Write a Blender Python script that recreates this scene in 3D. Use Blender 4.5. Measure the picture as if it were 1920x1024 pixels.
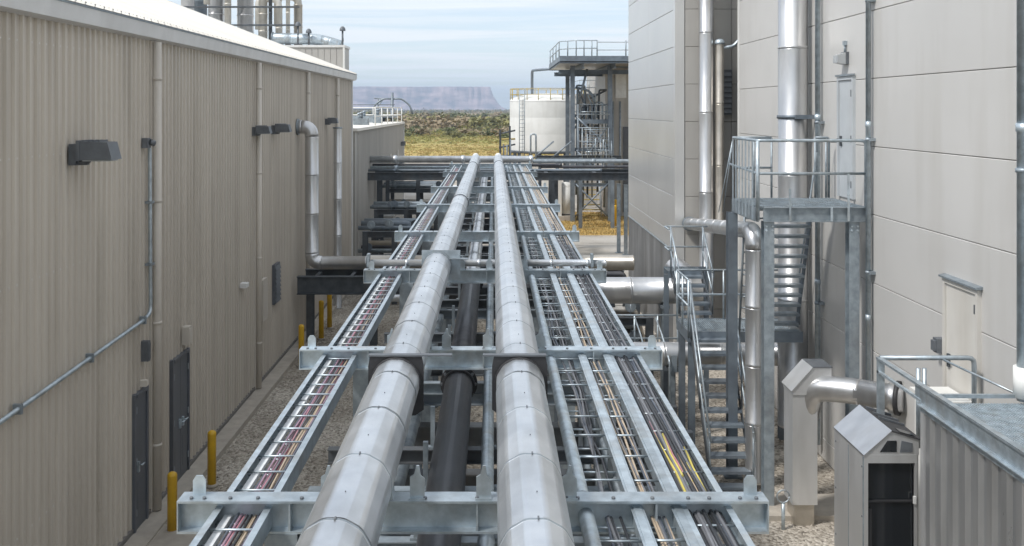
import bpy, math, random
from mathutils import Vector, Matrix, noise
R = random.Random(11)
rad = math.radians
for o in list(bpy.data.objects): bpy.data.objects.remove(o)
sc = bpy.context.scene
COL = sc.collection

# ------------------------------------------------------------------ camera, sky, sun, exposure
cd = bpy.data.cameras.new('camera'); cam = bpy.data.objects.new('camera', cd); COL.objects.link(cam)
cam.location = (0, 0, 6.7); cam.rotation_euler = (rad(90), 0, 0)
cd.sensor_width = 36; cd.lens = 33.75; cd.shift_x = 35/1920; cd.shift_y = -307/1920
cd.clip_start = .1; cd.clip_end = 30000
sc.camera = cam
SUN_EL, SUN_AZ = 52, 238          # azimuth clockwise from +Y (view direction): from behind, left
wd = bpy.data.worlds.new('World'); sc.world = wd; wd.use_nodes = True
nt = wd.node_tree; nt.nodes.clear()
def N(t, ty, **kw):
    n = t.nodes.new(ty)
    for k, v in kw.items(): setattr(n, k, v)
    return n
wo = N(nt, 'ShaderNodeOutputWorld'); bg = N(nt, 'ShaderNodeBackground'); bg.inputs['Strength'].default_value = .115
sky = N(nt, 'ShaderNodeTexSky', sky_type='NISHITA'); sky.sun_disc = False
sky.sun_elevation = rad(SUN_EL); sky.sun_rotation = rad(SUN_AZ); sky.altitude = 900; sky.air_density = 1.0; sky.dust_density = 1.2; sky.ozone_density = 1.5
# thin streaky cloud sheet over the whole sky (projected on a plane overhead)
tc = N(nt, 'ShaderNodeTexCoord'); sp = N(nt, 'ShaderNodeSeparateXYZ'); nt.links.new(tc.outputs['Generated'], sp.inputs[0])
za = N(nt, 'ShaderNodeMath', operation='MAXIMUM'); za.inputs[1].default_value = 0.0; nt.links.new(sp.outputs['Z'], za.inputs[0])
zb = N(nt, 'ShaderNodeMath', operation='ADD'); zb.inputs[1].default_value = .035; nt.links.new(za.outputs[0], zb.inputs[0])
cx = N(nt, 'ShaderNodeMath', operation='DIVIDE'); cy = N(nt, 'ShaderNodeMath', operation='DIVIDE')
nt.links.new(sp.outputs['X'], cx.inputs[0]); nt.links.new(zb.outputs[0], cx.inputs[1])
nt.links.new(sp.outputs['Y'], cy.inputs[0]); nt.links.new(zb.outputs[0], cy.inputs[1])
cb = N(nt, 'ShaderNodeCombineXYZ'); nt.links.new(cx.outputs[0], cb.inputs[0]); nt.links.new(cy.outputs[0], cb.inputs[1])
mp = N(nt, 'ShaderNodeMapping'); mp.inputs['Rotation'].default_value = (0, 0, rad(12)); mp.inputs['Scale'].default_value = (.24, .75, 1); mp.inputs['Location'].default_value = (2.3, 1.1, 0)
nt.links.new(cb.outputs[0], mp.inputs[0])
cn = N(nt, 'ShaderNodeTexNoise'); cn.inputs['Scale'].default_value = 1.5; cn.inputs['Detail'].default_value = 7; cn.inputs['Roughness'].default_value = .55; cn.inputs['Distortion'].default_value = .6
nt.links.new(mp.outputs[0], cn.inputs['Vector'])
cr = N(nt, 'ShaderNodeValToRGB'); cr.color_ramp.elements[0].position = .40; cr.color_ramp.elements[0].color = (.44, .44, .44, 1); cr.color_ramp.elements[1].position = .60; cr.color_ramp.elements[1].color = (.95, .95, .95, 1)
nt.links.new(cn.outputs[0], cr.inputs[0])
cm = N(nt, 'ShaderNodeMixRGB'); cm.inputs['Color2'].default_value = (6.5, 6.75, 6.95, 1)
nt.links.new(cr.outputs[0], cm.inputs[0]); nt.links.new(sky.outputs[0], cm.inputs['Color1']); nt.links.new(cm.outputs[0], bg.inputs['Color']); nt.links.new(bg.outputs[0], wo.inputs[0])
sd = bpy.data.lights.new('sun', 'SUN'); sun = bpy.data.objects.new('sun', sd); COL.objects.link(sun)
sd.energy = 2.1; sd.angle = rad(7); sd.color = (1, .965, .92)
a, e = rad(SUN_AZ), rad(SUN_EL)
sun.rotation_euler = Vector((math.sin(a)*math.cos(e), math.cos(a)*math.cos(e), math.sin(e))).to_track_quat('Z', 'Y').to_euler()
sc.view_settings.view_transform = 'Standard'; sc.view_settings.look = 'None'; sc.view_settings.gamma = 1; sc.view_settings.exposure = 0.56
sc.render.engine = 'CYCLES'

# ------------------------------------------------------------------ materials
MATS = {}
def mat(name, c1, c2=None, rough=.6, metal=0., scale=3., stretch=(1, 1, 1), bump=0., bscale=40., vary=.06, stain=None, stain_amt=.35, stain_scale=(.8, .8, .12), rvar=.12, detail=6., ramp=(.35, .65), spec=.5):
    m = bpy.data.materials.new(name); m.use_nodes = True; t = m.node_tree; b = t.nodes['Principled BSDF']
    L = t.links.new
    c2 = c2 or tuple(x*.82 for x in c1)
    g = N(t, 'ShaderNodeNewGeometry'); mpn = N(t, 'ShaderNodeMapping'); mpn.inputs['Scale'].default_value = stretch
    L(g.outputs['Position'], mpn.inputs[0])
    n = N(t, 'ShaderNodeTexNoise'); n.inputs['Scale'].default_value = scale; n.inputs['Detail'].default_value = detail; n.inputs['Roughness'].default_value = .6
    L(mpn.outputs[0], n.inputs['Vector'])
    r = N(t, 'ShaderNodeValToRGB'); r.color_ramp.elements[0].position = ramp[0]; r.color_ramp.elements[1].position = ramp[1]
    r.color_ramp.elements[0].color = (*c2, 1); r.color_ramp.elements[1].color = (*c1, 1); L(n.outputs[0], r.inputs[0])
    col = r.outputs[0]
    if stain:
        mp2 = N(t, 'ShaderNodeMapping'); mp2.inputs['Scale'].default_value = stain_scale; L(g.outputs['Position'], mp2.inputs[0])
        n2 = N(t, 'ShaderNodeTexNoise'); n2.inputs['Scale'].default_value = 2.2; n2.inputs['Detail'].default_value = 8; L(mp2.outputs[0], n2.inputs['Vector'])
        r2 = N(t, 'ShaderNodeValToRGB'); r2.color_ramp.elements[0].position = .5; r2.color_ramp.elements[0].color = (0, 0, 0, 1); r2.color_ramp.elements[1].position = .78
        r2.color_ramp.elements[1].color = (stain_amt,)*3 + (1,); L(n2.outputs[0], r2.inputs[0])
        mx = N(t, 'ShaderNodeMixRGB'); mx.inputs['Color2'].default_value = (*stain, 1); L(r2.outputs[0], mx.inputs[0]); L(col, mx.inputs['Color1']); col = mx.outputs[0]
    if vary:
        oi = N(t, 'ShaderNodeObjectInfo'); mr = N(t, 'ShaderNodeMapRange'); mr.inputs['To Min'].default_value = 1-vary; mr.inputs['To Max'].default_value = 1+vary
        L(oi.outputs['Random'], mr.inputs['Value']); hs = N(t, 'ShaderNodeHueSaturation'); L(mr.outputs[0], hs.inputs['Value']); L(col, hs.inputs['Color']); col = hs.outputs[0]
    L(col, b.inputs['Base Color'])
    rr = N(t, 'ShaderNodeMapRange'); rr.inputs['To Min'].default_value = max(.03, rough-rvar); rr.inputs['To Max'].default_value = min(1, rough+rvar); L(n.outputs[0], rr.inputs['Value']); L(rr.outputs[0], b.inputs['Roughness'])
    b.inputs['Metallic'].default_value = metal
    b.inputs['Specular IOR Level'].default_value = spec
    if bump:
        n3 = N(t, 'ShaderNodeTexNoise'); n3.inputs['Scale'].default_value = bscale; n3.inputs['Detail'].default_value = 3; L(mpn.outputs[0], n3.inputs['Vector'])
        bp = N(t, 'ShaderNodeBump'); bp.inputs['Strength'].default_value = bump; bp.inputs['Distance'].default_value = .02; L(n3.outputs[0], bp.inputs['Height']); L(bp.outputs[0], b.inputs['Normal'])
    MATS[name] = m
    return m
mat('siding_tan', (.59, .54, .47), (.54, .492, .428), rough=.42, scale=1.2, stretch=(1, 1, .12), stain=(.27, .235, .19), stain_amt=.45, stain_scale=(1, 1.6, .09), vary=.035)
mat('tan_trim', (.62, .575, .51), (.55, .51, .45), rough=.5, scale=2, stretch=(1, 1, .2), stain=(.25, .22, .18))
mat('roof_white', (.80, .77, .70), (.74, .71, .65), rough=.55, scale=.8, stretch=(.2, 1, .2), stain=(.55, .5, .44), stain_amt=.3, stain_scale=(.3, 1.5, .3), vary=.02)
mat('fascia', (.74, .74, .73), (.64, .64, .63), rough=.42, scale=1.5, stain=(.4, .38, .34), vary=.02)
mat('panel_cream', (.59, .58, .56), (.55, .54, .52), rough=.4, scale=.5, stain=(.43, .41, .37), stain_amt=.4, stain_scale=(.9, .9, .09), vary=.03, bump=.12, bscale=.7)
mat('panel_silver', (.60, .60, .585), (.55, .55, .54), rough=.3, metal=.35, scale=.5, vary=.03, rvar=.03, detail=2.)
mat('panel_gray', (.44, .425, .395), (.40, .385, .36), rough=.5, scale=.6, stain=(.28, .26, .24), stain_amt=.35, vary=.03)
mat('ribbed_silver', (.55, .56, .57), (.36, .37, .38), rough=.32, metal=.7, scale=1.5, stretch=(1, 1, .2), stain=(.22, .2, .18), stain_amt=.5)
mat('joint_dark', (.2, .19, .18), rough=.8)
mat('galv', (.55, .625, .675), (.38, .44, .48), rough=.42, metal=.62, scale=9, bump=.05, bscale=25, vary=.16, stain=(.36, .32, .27), stain_amt=.5, stain_scale=(2, 2, .8))
mat('galv_dull', (.36, .41, .445), (.24, .28, .31), rough=.5, metal=.5, scale=7, bump=.05, bscale=25, vary=.12, stain=(.2, .19, .18), stain_amt=.5, stain_scale=(1, 1, .3))
mat('steel_dark', (.115, .13, .145), (.07, .08, .09), rough=.5, metal=.3, scale=4, vary=.15, stain=(.16, .13, .1), stain_amt=.4)
mat('steel_blue', (.24, .285, .325), (.17, .2, .235), rough=.5, metal=.4, scale=3, vary=.1, stain=(.16, .15, .14), stain_amt=.4)
mat('jacket', (.78, .805, .825), (.62, .65, .68), rough=.34, metal=.85, scale=2.2, bump=.16, bscale=4, vary=.06, stain=(.42, .43, .43), stain_amt=.6, stain_scale=(1.5, .8, 1.5))
mat('duct', (.66, .665, .67), (.52, .525, .53), rough=.34, metal=.85, scale=2.5, stretch=(1, 1, .3), bump=.07, bscale=3, vary=.05, stain=(.45, .42, .38), stain_amt=.45, stain_scale=(1, 1, .4))
mat('duct_warm', (.56, .52, .46), (.44, .41, .36), rough=.35, metal=.7, scale=2.5, bump=.08, bscale=3, vary=.06, stain=(.3, .26, .21), stain_amt=.5)
mat('stainless', (.66, .665, .665), (.57, .575, .575), rough=.36, metal=.55, scale=3, stretch=(1, 1, .25), bump=.05, bscale=4, vary=.03, stain=(.42, .4, .37), stain_amt=.35)
mat('pipe_black', (.085, .088, .098), (.05, .052, .06), rough=.4, metal=.35, scale=4, vary=.08, stain=(.15, .14, .13), stain_amt=.4)
mat('rubber', (.035, .035, .038), rough=.6, vary=.1)
mat('lamp_gray', (.15, .165, .18), (.115, .125, .14), rough=.5, metal=.2, scale=8, stain=(.25, .25, .24))
mat('lens', (.45, .47, .48), rough=.25, spec=.8)
mat('door_slate', (.115, .125, .145), (.09, .1, .115), rough=.45, scale=3, stain=(.2, .19, .18))
mat('door_pale', (.50, .53, .55), (.45, .48, .5), rough=.45, scale=3, stain=(.35, .33, .3))
mat('door_cream', (.64, .62, .575), (.6, .58, .54), rough=.45, scale=2, stain=(.4, .36, .3), stain_amt=.5)
mat('yellow', (.72, .44, .02), (.60, .35, .02), rough=.45, scale=5, stain=(.3, .2, .06), stain_amt=.5)
mat('yellow_dull', (.52, .40, .12), (.4, .3, .1), rough=.55, scale=5)
mat('white_paint', (.78, .78, .75), (.70, .70, .67), rough=.5, scale=1, stain=(.5, .47, .42), stain_amt=.4, stain_scale=(.6, .6, .08))
mat('shed_beige', (.47, .45, .415), (.41, .395, .365), rough=.55, scale=1, stretch=(1, 1, .15), stain=(.28, .26, .24), stain_amt=.4, vary=.04)
mat('stack_beige', (.72, .69, .63), (.6, .575, .52), rough=.4, metal=.35, scale=1.5, stain=(.3, .26, .21), stain_amt=.55, vary=.08, stain_scale=(.7, .7, .2))
mat('concrete', (.46, .42, .36), (.37, .335, .29), rough=.9, scale=4, bump=.2, bscale=30, stain=(.25, .22, .19), stain_amt=.5, stain_scale=(1, 1, 1))
mat('dark_glass', (.015, .018, .022), rough=.12, spec=.8, vary=0)
mat('pane_white', (.8, .81, .8), rough=.3)
mat('tar', (.06, .06, .062), (.04, .04, .042), rough=.8, scale=30, bump=.5, bscale=120)
mat('leaf_dark', (.16, .17, .075), (.11, .125, .055), rough=.8, scale=.6, vary=.25)
mat('leaf_olive', (.27, .25, .095), (.18, .175, .07), rough=.8, scale=.4, vary=.25)
mat('leaf_brown', (.33, .26, .17), (.23, .185, .115), rough=.85, scale=.4, vary=.2)
mat('straw', (.43, .32, .13), (.31, .225, .085), rough=.9, scale=2, vary=.1)
mat('straw_green', (.30, .28, .085), (.22, .2, .06), rough=.9, scale=1, vary=.1)
for nm, c in dict(cable_black=(.035, .037, .042), cable_gray=(.17, .175, .19), cable_slate=(.10, .115, .145), cable_red=(.33, .08, .09), cable_pink=(.46, .21, .25), cable_tan=(.52, .42, .31), cable_white=(.72, .74, .75), cable_yellow=(.62, .52, .12), cable_green=(.18, .36, .15), cable_mauve=(.33, .21, .27)).items():
    mat(nm, c, rough=.45, scale=6, vary=.12)

def ground_mat(name, kind):
    m = bpy.data.materials.new(name); m.use_nodes = True; t = m.node_tree; b = t.nodes['Principled BSDF']; L = t.links.new
    g = N(t, 'ShaderNodeNewGeometry'); b.inputs['Roughness'].default_value = .95; b.inputs['Specular IOR Level'].default_value = .2
    def noi(s, d=6, rot=None, sc_=(1, 1, 1)):
        mpn = N(t, 'ShaderNodeMapping'); mpn.inputs['Scale'].default_value = sc_; L(g.outputs['Position'], mpn.inputs[0])
        n = N(t, 'ShaderNodeTexNoise'); n.inputs['Scale'].default_value = s; n.inputs['Detail'].default_value = d; L(mpn.outputs[0], n.inputs['Vector']); return n.outputs[0]
    def ramp(f, stops):
        r = N(t, 'ShaderNodeValToRGB'); el = r.color_ramp.elements
        while len(el) < len(stops): el.new(.5)
        for q, (p, c) in zip(el, stops): q.position = p; q.color = (*c, 1)
        L(f, r.inputs[0]); return r.outputs[0]
    def mix(f, a_, b_, mode='MIX'):
        x = N(t, 'ShaderNodeMixRGB', blend_type=mode)
        if hasattr(f, 'links'): L(f, x.inputs[0])
        else: x.inputs[0].default_value = f
        L(a_, x.inputs['Color1']); L(b_, x.inputs['Color2']); return x.outputs[0]
    if kind == 'gravel':
        v = N(t, 'ShaderNodeTexVoronoi'); v.inputs['Scale'].default_value = 22; L(g.outputs['Position'], v.inputs['Vector'])
        c1 = ramp(v.outputs['Color'], [(.1, (.24, .215, .185)), (.45, (.47, .43, .37)), (.9, (.68, .63, .56))])
        c2 = ramp(noi(.5), [(.35, (.62, .6, .57)), (.65, (1, 1, 1))])
        L(mix(1., c1, c2, 'MULTIPLY'), b.inputs['Base Color'])
        bp = N(t, 'ShaderNodeBump'); bp.inputs['Strength'].default_value = .9; bp.inputs['Distance'].default_value = .03; bp.invert = True; L(v.outputs['Distance'], bp.inputs['Height']); L(bp.outputs[0], b.inputs['Normal'])
    elif kind == 'pale':
        c1 = ramp(noi(25), [(.3, (.38, .36, .33)), (.7, (.54, .52, .48))]); c2 = ramp(noi(.35), [(.35, (.75, .72, .68)), (.65, (1, 1, 1))])
        L(mix(1., c1, c2, 'MULTIPLY'), b.inputs['Base Color'])
    elif kind == 'lawn':
        L(ramp(noi(1.2, 8), [(.3, (.28, .17, .055)), (.5, (.42, .27, .08)), (.7, (.52, .37, .15))]), b.inputs['Base Color'])
    elif kind == 'plain':
        near = ramp(noi(.09, 8, sc_=(.5, 1, 1)), [(.32, (.28, .25, .07)), (.48, (.44, .33, .12)), (.68, (.54, .41, .17))])
        mid = ramp(noi(.035, 9, sc_=(.5, 1, 1)), [(.32, (.17, .165, .055)), (.5, (.30, .28, .09)), (.68, (.40, .33, .15))])
        far = ramp(noi(.012, 9, sc_=(.5, 1, 1)), [(.33, (.17, .155, .08)), (.5, (.33, .26, .16)), (.68, (.48, .35, .26))])
        s = N(t, 'ShaderNodeSeparateXYZ'); L(g.outputs['Position'], s.inputs[0])
        def band(a_, b_, wob):
            ad = N(t, 'ShaderNodeMath', operation='MULTIPLY_ADD'); L(noi(.03, 5), ad.inputs[0]); ad.inputs[1].default_value = wob; L(s.outputs['Y'], ad.inputs[2])
            mr = N(t, 'ShaderNodeMapRange'); mr.inputs['From Min'].default_value = a_; mr.inputs['From Max'].default_value = b_; L(ad.outputs[0], mr.inputs['Value']); return mr.outputs[0]
        L(mix(band(330, 520, 160), mix(band(185, 225, 60), near, mid), far), b.inputs['Base Color'])
    MATS[name] = m
for nm in ('gravel', 'pale', 'lawn', 'plain'): ground_mat(nm, nm)

# mesa rock: banded red rock
m = bpy.data.materials.new('mesa_rock'); m.use_nodes = True; t = m.node_tree; b = t.nodes['Principled BSDF']
g = N(t, 'ShaderNodeNewGeometry'); mpn = N(t, 'ShaderNodeMapping'); mpn.inputs['Scale'].default_value = (.006, .006, .03); t.links.new(g.outputs['Position'], mpn.inputs[0])
n = N(t, 'ShaderNodeTexNoise'); n.inputs['Scale'].default_value = 1.6; n.inputs['Detail'].default_value = 9; t.links.new(mpn.outputs[0], n.inputs['Vector'])
r = N(t, 'ShaderNodeValToRGB'); el = r.color_ramp.elements; el[0].position = .3; el[0].color = (.09, .075, .10, 1); el[1].position = .68; el[1].color = (.52, .37, .37, 1)
q = el.new(.5); q.color = (.33, .23, .24, 1); t.links.new(n.outputs[0], r.inputs[0]); t.links.new(r.outputs[0], b.inputs['Base Color']); b.inputs['Roughness'].default_value = .95
MATS['mesa_rock'] = m

# ------------------------------------------------------------------ mesh helpers
class MB:
    def __init__(s): s.v = []; s.f = []; s.mi = []; s.sm = []
    def quad(s, idx, mi=0, sm=False): s.f.append(tuple(idx)); s.mi.append(mi); s.sm.append(sm)
    def box(s, x0, x1, y0, y1, z0, z1, mi=0):
        b = len(s.v); s.v += [(x0, y0, z0), (x1, y0, z0), (x1, y1, z0), (x0, y1, z0), (x0, y0, z1), (x1, y0, z1), (x1, y1, z1), (x0, y1, z1)]
        for q in ((0, 3, 2, 1), (4, 5, 6, 7), (0, 1, 5, 4), (1, 2, 6, 5), (2, 3, 7, 6), (3, 0, 4, 7)): s.quad([b+i for i in q], mi)
        return s
    def cbox(s, c, d, mi=0): return s.box(c[0]-d[0]/2, c[0]+d[0]/2, c[1]-d[1]/2, c[1]+d[1]/2, c[2]-d[2]/2, c[2]+d[2]/2, mi)
    def prism(s, poly, axis, a0, a1, mi=0, caps=True):
        """poly: 2D points; axis 'x': (y,z), 'y': (x,z), 'z': (x,y)"""
        def P(p, a_): return {'x': (a_, p[0], p[1]), 'y': (p[0], a_, p[1]), 'z': (p[0], p[1], a_)}[axis]
        b = len(s.v); n = len(poly); s.v += [P(p, a0) for p in poly] + [P(p, a1) for p in poly]
        for i in range(n): j = (i+1) % n; s.quad((b+i, b+j, b+n+j, b+n+i), mi)
        if caps: s.quad(range(b+n-1, b-1, -1), mi); s.quad(range(b+n, b+2*n), mi)
        return s
    def tube(s, pts, r, n=10, mi=0, caps=True, sm=True):
        pts = [Vector(p) for p in pts]; rs = r if isinstance(r, (list, tuple)) else [r]*len(pts)
        t = [(pts[min(i+1, len(pts)-1)]-pts[max(i-1, 0)]).normalized() for i in range(len(pts))]
        up = Vector((0, 0, 1)) if abs(t[0].z) < .9 else Vector((0, 1, 0))
        u = t[0].cross(up).normalized(); b = len(s.v)
        for i, p in enumerate(pts):
            u = (u - t[i]*u.dot(t[i])).normalized(); w = t[i].cross(u)
            k = 1.
            if 0 < i < len(pts)-1:
                c = (pts[i]-pts[i-1]).normalized().dot(t[i]); k = 1/max(c, .5) if c < .999 else 1.
            for j in range(n):
                an = 2*math.pi*j/n
                s.v.append(tuple(p + (u*math.cos(an)+w*math.sin(an))*rs[i]*(1+(k-1)*.5)))
        for i in range(len(pts)-1):
            for j in range(n):
                k = (j+1) % n; s.quad((b+i*n+j, b+i*n+k, b+i*n+n+k, b+i*n+n+j), mi, sm)
        if caps:
            s.quad(range(b+n-1, b-1, -1), mi); e = b+(len(pts)-1)*n; s.quad(range(e, e+n), mi)
        return s
    def ring(s, c, axis, r, w, n=20, mi=0):
        d = {'x': Vector((1, 0, 0)), 'y': Vector((0, 1, 0)), 'z': Vector((0, 0, 1))}[axis]; c = Vector(c)
        return s.tube([c-d*w/2, c+d*w/2], r, n, mi)
    def dome(s, c, r, h, n=24, k=5, mi=0):
        b = len(s.v)
        for i in range(k):
            a_ = i/k*math.pi/2
            for j in range(n): s.v.append((c[0]+r*math.cos(a_)*math.cos(2*math.pi*j/n), c[1]+r*math.cos(a_)*math.sin(2*math.pi*j/n), c[2]+h*math.sin(a_)))
        s.v.append((c[0], c[1], c[2]+h)); top = len(s.v)-1
        for i in range(k-1):
            for j in range(n): q = (j+1) % n; s.quad((b+i*n+j, b+i*n+q, b+i*n+n+q, b+i*n+n+j), mi, True)
        for j in range(n): s.quad((b+(k-1)*n+j, b+(k-1)*n+(j+1) % n, top), mi, True)
        return s
    def mesh(s, name, mats, off=(0, 0, 0)):
        me = bpy.data.meshes.new(name)
        me.from_pydata([(v[0]-off[0], v[1]-off[1], v[2]-off[2]) for v in s.v], [], s.f)
        for mm in ([mats] if isinstance(mats, str) else mats): me.materials.append(MATS[mm])
        me.polygons.foreach_set('material_index', s.mi); me.polygons.foreach_set('use_smooth', s.sm); me.update()
        return me
def wloc(o):
    l = Vector(o.location); p = o.parent
    while p: l += p.location; p = p.parent
    return l
def link(name, data, parent=None, loc=(0, 0, 0)):
    o = bpy.data.objects.new(name, data); COL.objects.link(o); o.location = loc
    if parent: o.parent = parent
    return o
def part(name, mb, mats, parent=None):
    """mesh given in world coordinates -> object whose origin is its bounding-box centre"""
    lo = [min(v[i] for v in mb.v) for i in range(3)]; hi = [max(v[i] for v in mb.v) for i in range(3)]
    c = Vector(((lo[0]+hi[0])/2, (lo[1]+hi[1])/2, lo[2]))
    return link(name, mb.mesh(name, mats, c), parent, c-(wloc(parent) if parent else Vector((0, 0, 0))))
def inst(name, me, wpos, parent, rot=None):
    o = link(name, me, parent, Vector(wpos)-(wloc(parent) if parent else Vector((0, 0, 0))))
    if rot: o.rotation_euler = rot
    return o
def tag(o, label=None, cat=None, group=None, kind=None):
    if label: o['label'] = label
    if cat: o['category'] = cat
    if group: o['group'] = group
    if kind: o['kind'] = kind
    return o
def thing(name, label, cat, loc, group=None): return tag(link(name, None, None, loc), label, cat, group)
def arc(p0, p1, p2, r, n=5):
    """rounded corner points at p1"""
    p0, p1, p2 = map(Vector, (p0, p1, p2)); a_ = (p0-p1).normalized(); c_ = (p2-p1).normalized(); out = []
    for i in range(n+1):
        t_ = i/n; A = p1+a_*r*(1-t_); B = p1+c_*r*t_; out.append(A.lerp(B, t_))
    return out
def bend(pts, r, n=5):
    out = [Vector(pts[0])]
    for i in range(1, len(pts)-1): out += arc(pts[i-1], pts[i], pts[i+1], r, n)
    return out+[Vector(pts[-1])]
def hbeam(mb, axis, c, a0, a1, d, w, tf=.014, tw=.01, mi=0):
    """I section: c = (u, v) of the section's top centre; d deep, w wide"""
    u, v = c
    if axis == 'z':   # column: section in xy, flanges facing y
        mb.box(u-w/2, u+w/2, v-d/2, v-d/2+tf, a0, a1, mi); mb.box(u-w/2, u+w/2, v+d/2-tf, v+d/2, a0, a1, mi); mb.box(u-tw/2, u+tw/2, v-d/2+tf, v+d/2-tf, a0, a1, mi); return mb
    bx = (lambda p0, p1, q0, q1: mb.box(a0, a1, p0, p1, q0, q1, mi)) if axis == 'x' else (lambda p0, p1, q0, q1: mb.box(p0, p1, a0, a1, q0, q1, mi))
    bx(u-w/2, u+w/2, v-tf, v); bx(u-w/2, u+w/2, v-d, v-d+tf); bx(u-tw/2, u+tw/2, v-d+tf, v-tf); return mb

# ------------------------------------------------------------------ ground
def sheet(name, x0, x1, y0, y1, z, mt, label=None):
    mb = MB(); mb.v = [(x0, y0, z), (x1, y0, z), (x1, y1, z), (x0, y1, z)]; mb.quad((0, 1, 2, 3)); o = part(name, mb, mt); o['kind'] = 'structure'; return o
sheet('ground', -8000, 8000, -100, 8200, 0, 'plain')
sheet('gravel_yard', -60, 60, -20, 128, .004, 'gravel')
sheet('pale_gravel', -60, 60, 38.5, 50.5, .008, 'pale')
sheet('dry_lawn', 1.5, 40, 51, 62.5, .008, 'lawn')
sheet('service_road', -60, 60, 64, 80, .008, 'pale')
mb = MB(); mb.box(-5.62, -5.24, 2, 38.1, 0, .12); o = part('concrete_kerb', mb, 'concrete'); o['kind'] = 'structure'
mb = MB(); mb.box(-5.24, -4.5, 12.9, 15.3, 0, .09); o = part('concrete_pad', mb, 'concrete'); o['kind'] = 'structure'
mb = MB(); mb.box(4.2, 6.3, 15.6, 16.5, 0, .09); o = part('concrete_pad', mb, 'concrete'); o['kind'] = 'structure'
# mesa
mb = MB(); nx, ny = 260, 90
def mesa_h(x, y):
    w = noise.noise(Vector((x*.004, y*.002, 3)))*80 + abs(noise.noise(Vector((x*.014, y*.004, 8))))*75 + noise.noise(Vector((x*.045, y*.012, 1)))*22
    d = min(105-x*1.0, (y-5700)*.8, 7900-y) + (w if x < -60 else w*.25)
    s_ = max(0, min(1, d/130)); h = (s_**2*.8 if s_ < .86 else .59+(s_-.86)/.14*.41)
    return 147*h*(1+.012*noise.noise(Vector((x*.002, y*.002, 0)))) - 2
for j in range(ny):
    y = 5500+2500*(j/(ny-1))**1.7
    for i in range(nx):
        x = -3400+3700*(1-(1-i/(nx-1))**2.0); mb.v.append((x, y, mesa_h(x, y)))
for j in range(ny-1):
    for i in range(nx-1): mb.quad((j*nx+i, j*nx+i+1, (j+1)*nx+i+1, (j+1)*nx+i), 0, True)
o = part('mesa', mb, 'mesa_rock'); o['kind'] = 'structure'

# ------------------------------------------------------------------ tan corrugated building on the left
WX = -5.6; ZE = 7.85
bl = thing('industrial_building', 'tan corrugated metal building with white sloping roof and vertical downpipes, along the left side', 'building', (WX, 20, 0))
mb = MB(); mb.box(-22, WX-.05, 2, 38, 0, ZE-.02); part('wall_core', mb, 'tan_trim', bl)
PIT = .19
def siding(mbx, n, pit, dep, z0, z1, axis='y', sgn=1):
    """ribbed sheet facing +x (sgn) running along y from 0"""
    prof = []
    for k in range(n):
        a_ = k*pit; prof += [(a_, 0), (a_+pit*.62, 0), (a_+pit*.69, dep), (a_+pit*.92, dep)]
    prof.append((n*pit, 0))
    b = len(mbx.v)
    for p in prof: mbx.v += [(p[1]*sgn, p[0], z0), (p[1]*sgn, p[0], z1)]
    for i in range(len(prof)-1): mbx.quad((b+2*i, b+2*i+2, b+2*i+3, b+2*i+1) if sgn > 0 else (b+2*i, b+2*i+1, b+2*i+3, b+2*i+2))
    return mbx
pmb = siding(MB(), 5, PIT, .036, 0, ZE-.12-.02)
for z in (.15, 1.5, 3.0, 4.5, 6.0, 7.4):
    for k in range(5): pmb.cbox((.004, k*PIT+.05, z), (.012, .018, .018), 1)
pm = pmb.mesh('siding_panel', ['siding_tan', 'fascia'])
for k in range(38): inst('siding_panel', pm, (WX-.04+(k % 2)*.005, 2+k*.948, .12), bl)
mb = MB(); mb.box(WX-.03, WX+.02, 2, 38.02, .121, .19); part('base_flashing', mb, 'joint_dark', bl)
mb = MB(); mb.box(WX-.04, WX+.035, 37.93, 38.06, .12, ZE-.02); part('corner_trim', mb, 'fascia', bl)
for yy in (15.75, 22.6, 28.6, 34.0):
    mb = MB(); mb.tube([(WX+.085, yy, .14), (WX+.085, yy, ZE-.05)], .072 if yy < 16 else .062, 12)
    for z in (1.2, 3.2, 5.2, 7.2): mb.ring((WX+.085, yy, z), 'z', .08 if yy < 16 else .07, .05, 12)
    mb.box(WX-.02, WX+.03, yy-.1, yy+.1, .13, ZE-.03)
    part('downpipe', mb, 'tan_trim', bl)
# fascia, gutter and roof sheets (pitch .385)
RP = .385
mb = MB(); mb.prism([(WX-.02, ZE-.03), (WX+.13, ZE+.0), (WX+.16, ZE+.21), (WX+.10, ZE+.24), (WX-.02, ZE+.22)], 'y', 1.9, 38.25); part('fascia', mb, 'fascia', bl)
mb = MB(); mb.box(WX+.118, WX+.171, 1.9, 38.26, ZE+.212, ZE+.235); part('gutter_lip', mb, 'galv_dull', bl)
rm = MB(); L_ = 9.0
z0 = ZE+.25
rm.v = [(0, 0, 0), (0, .93, 0), (-L_, .93, L_*RP), (-L_, 0, L_*RP)]; rm.quad((0, 1, 2, 3))
for q in (0.0, .31, .62): rm.prism([(q+.0, -.005), (q+.05, -.005), (q+.035, .028), (q+.015, .028)], 'x', 0, .001, caps=False) if False else None
for q in (.0, .31, .62):
    b_ = len(rm.v); rm.v += [(0, q, .0), (0, q+.014, .028), (0, q+.036, .028), (0, q+.05, .0), (-L_, q, L_*RP), (-L_, q+.014, L_*RP+.028), (-L_, q+.036, L_*RP+.028), (-L_, q+.05, L_*RP)]
    for a0, a1 in ((0, 1), (1, 2), (2, 3)): rm.quad((b_+a0, b_+a1, b_+4+a1, b_+4+a0))
    rm.quad((b_, b_+3, b_+2, b_+1))
rmesh = rm.mesh('roof_sheet', 'roof_white')
sc_mb = MB()
for q in (.1, .25, .41, .56, .72, .87): sc_mb.cbox((-.09, q, .09*RP+.018), (.016, .016, .02))
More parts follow.
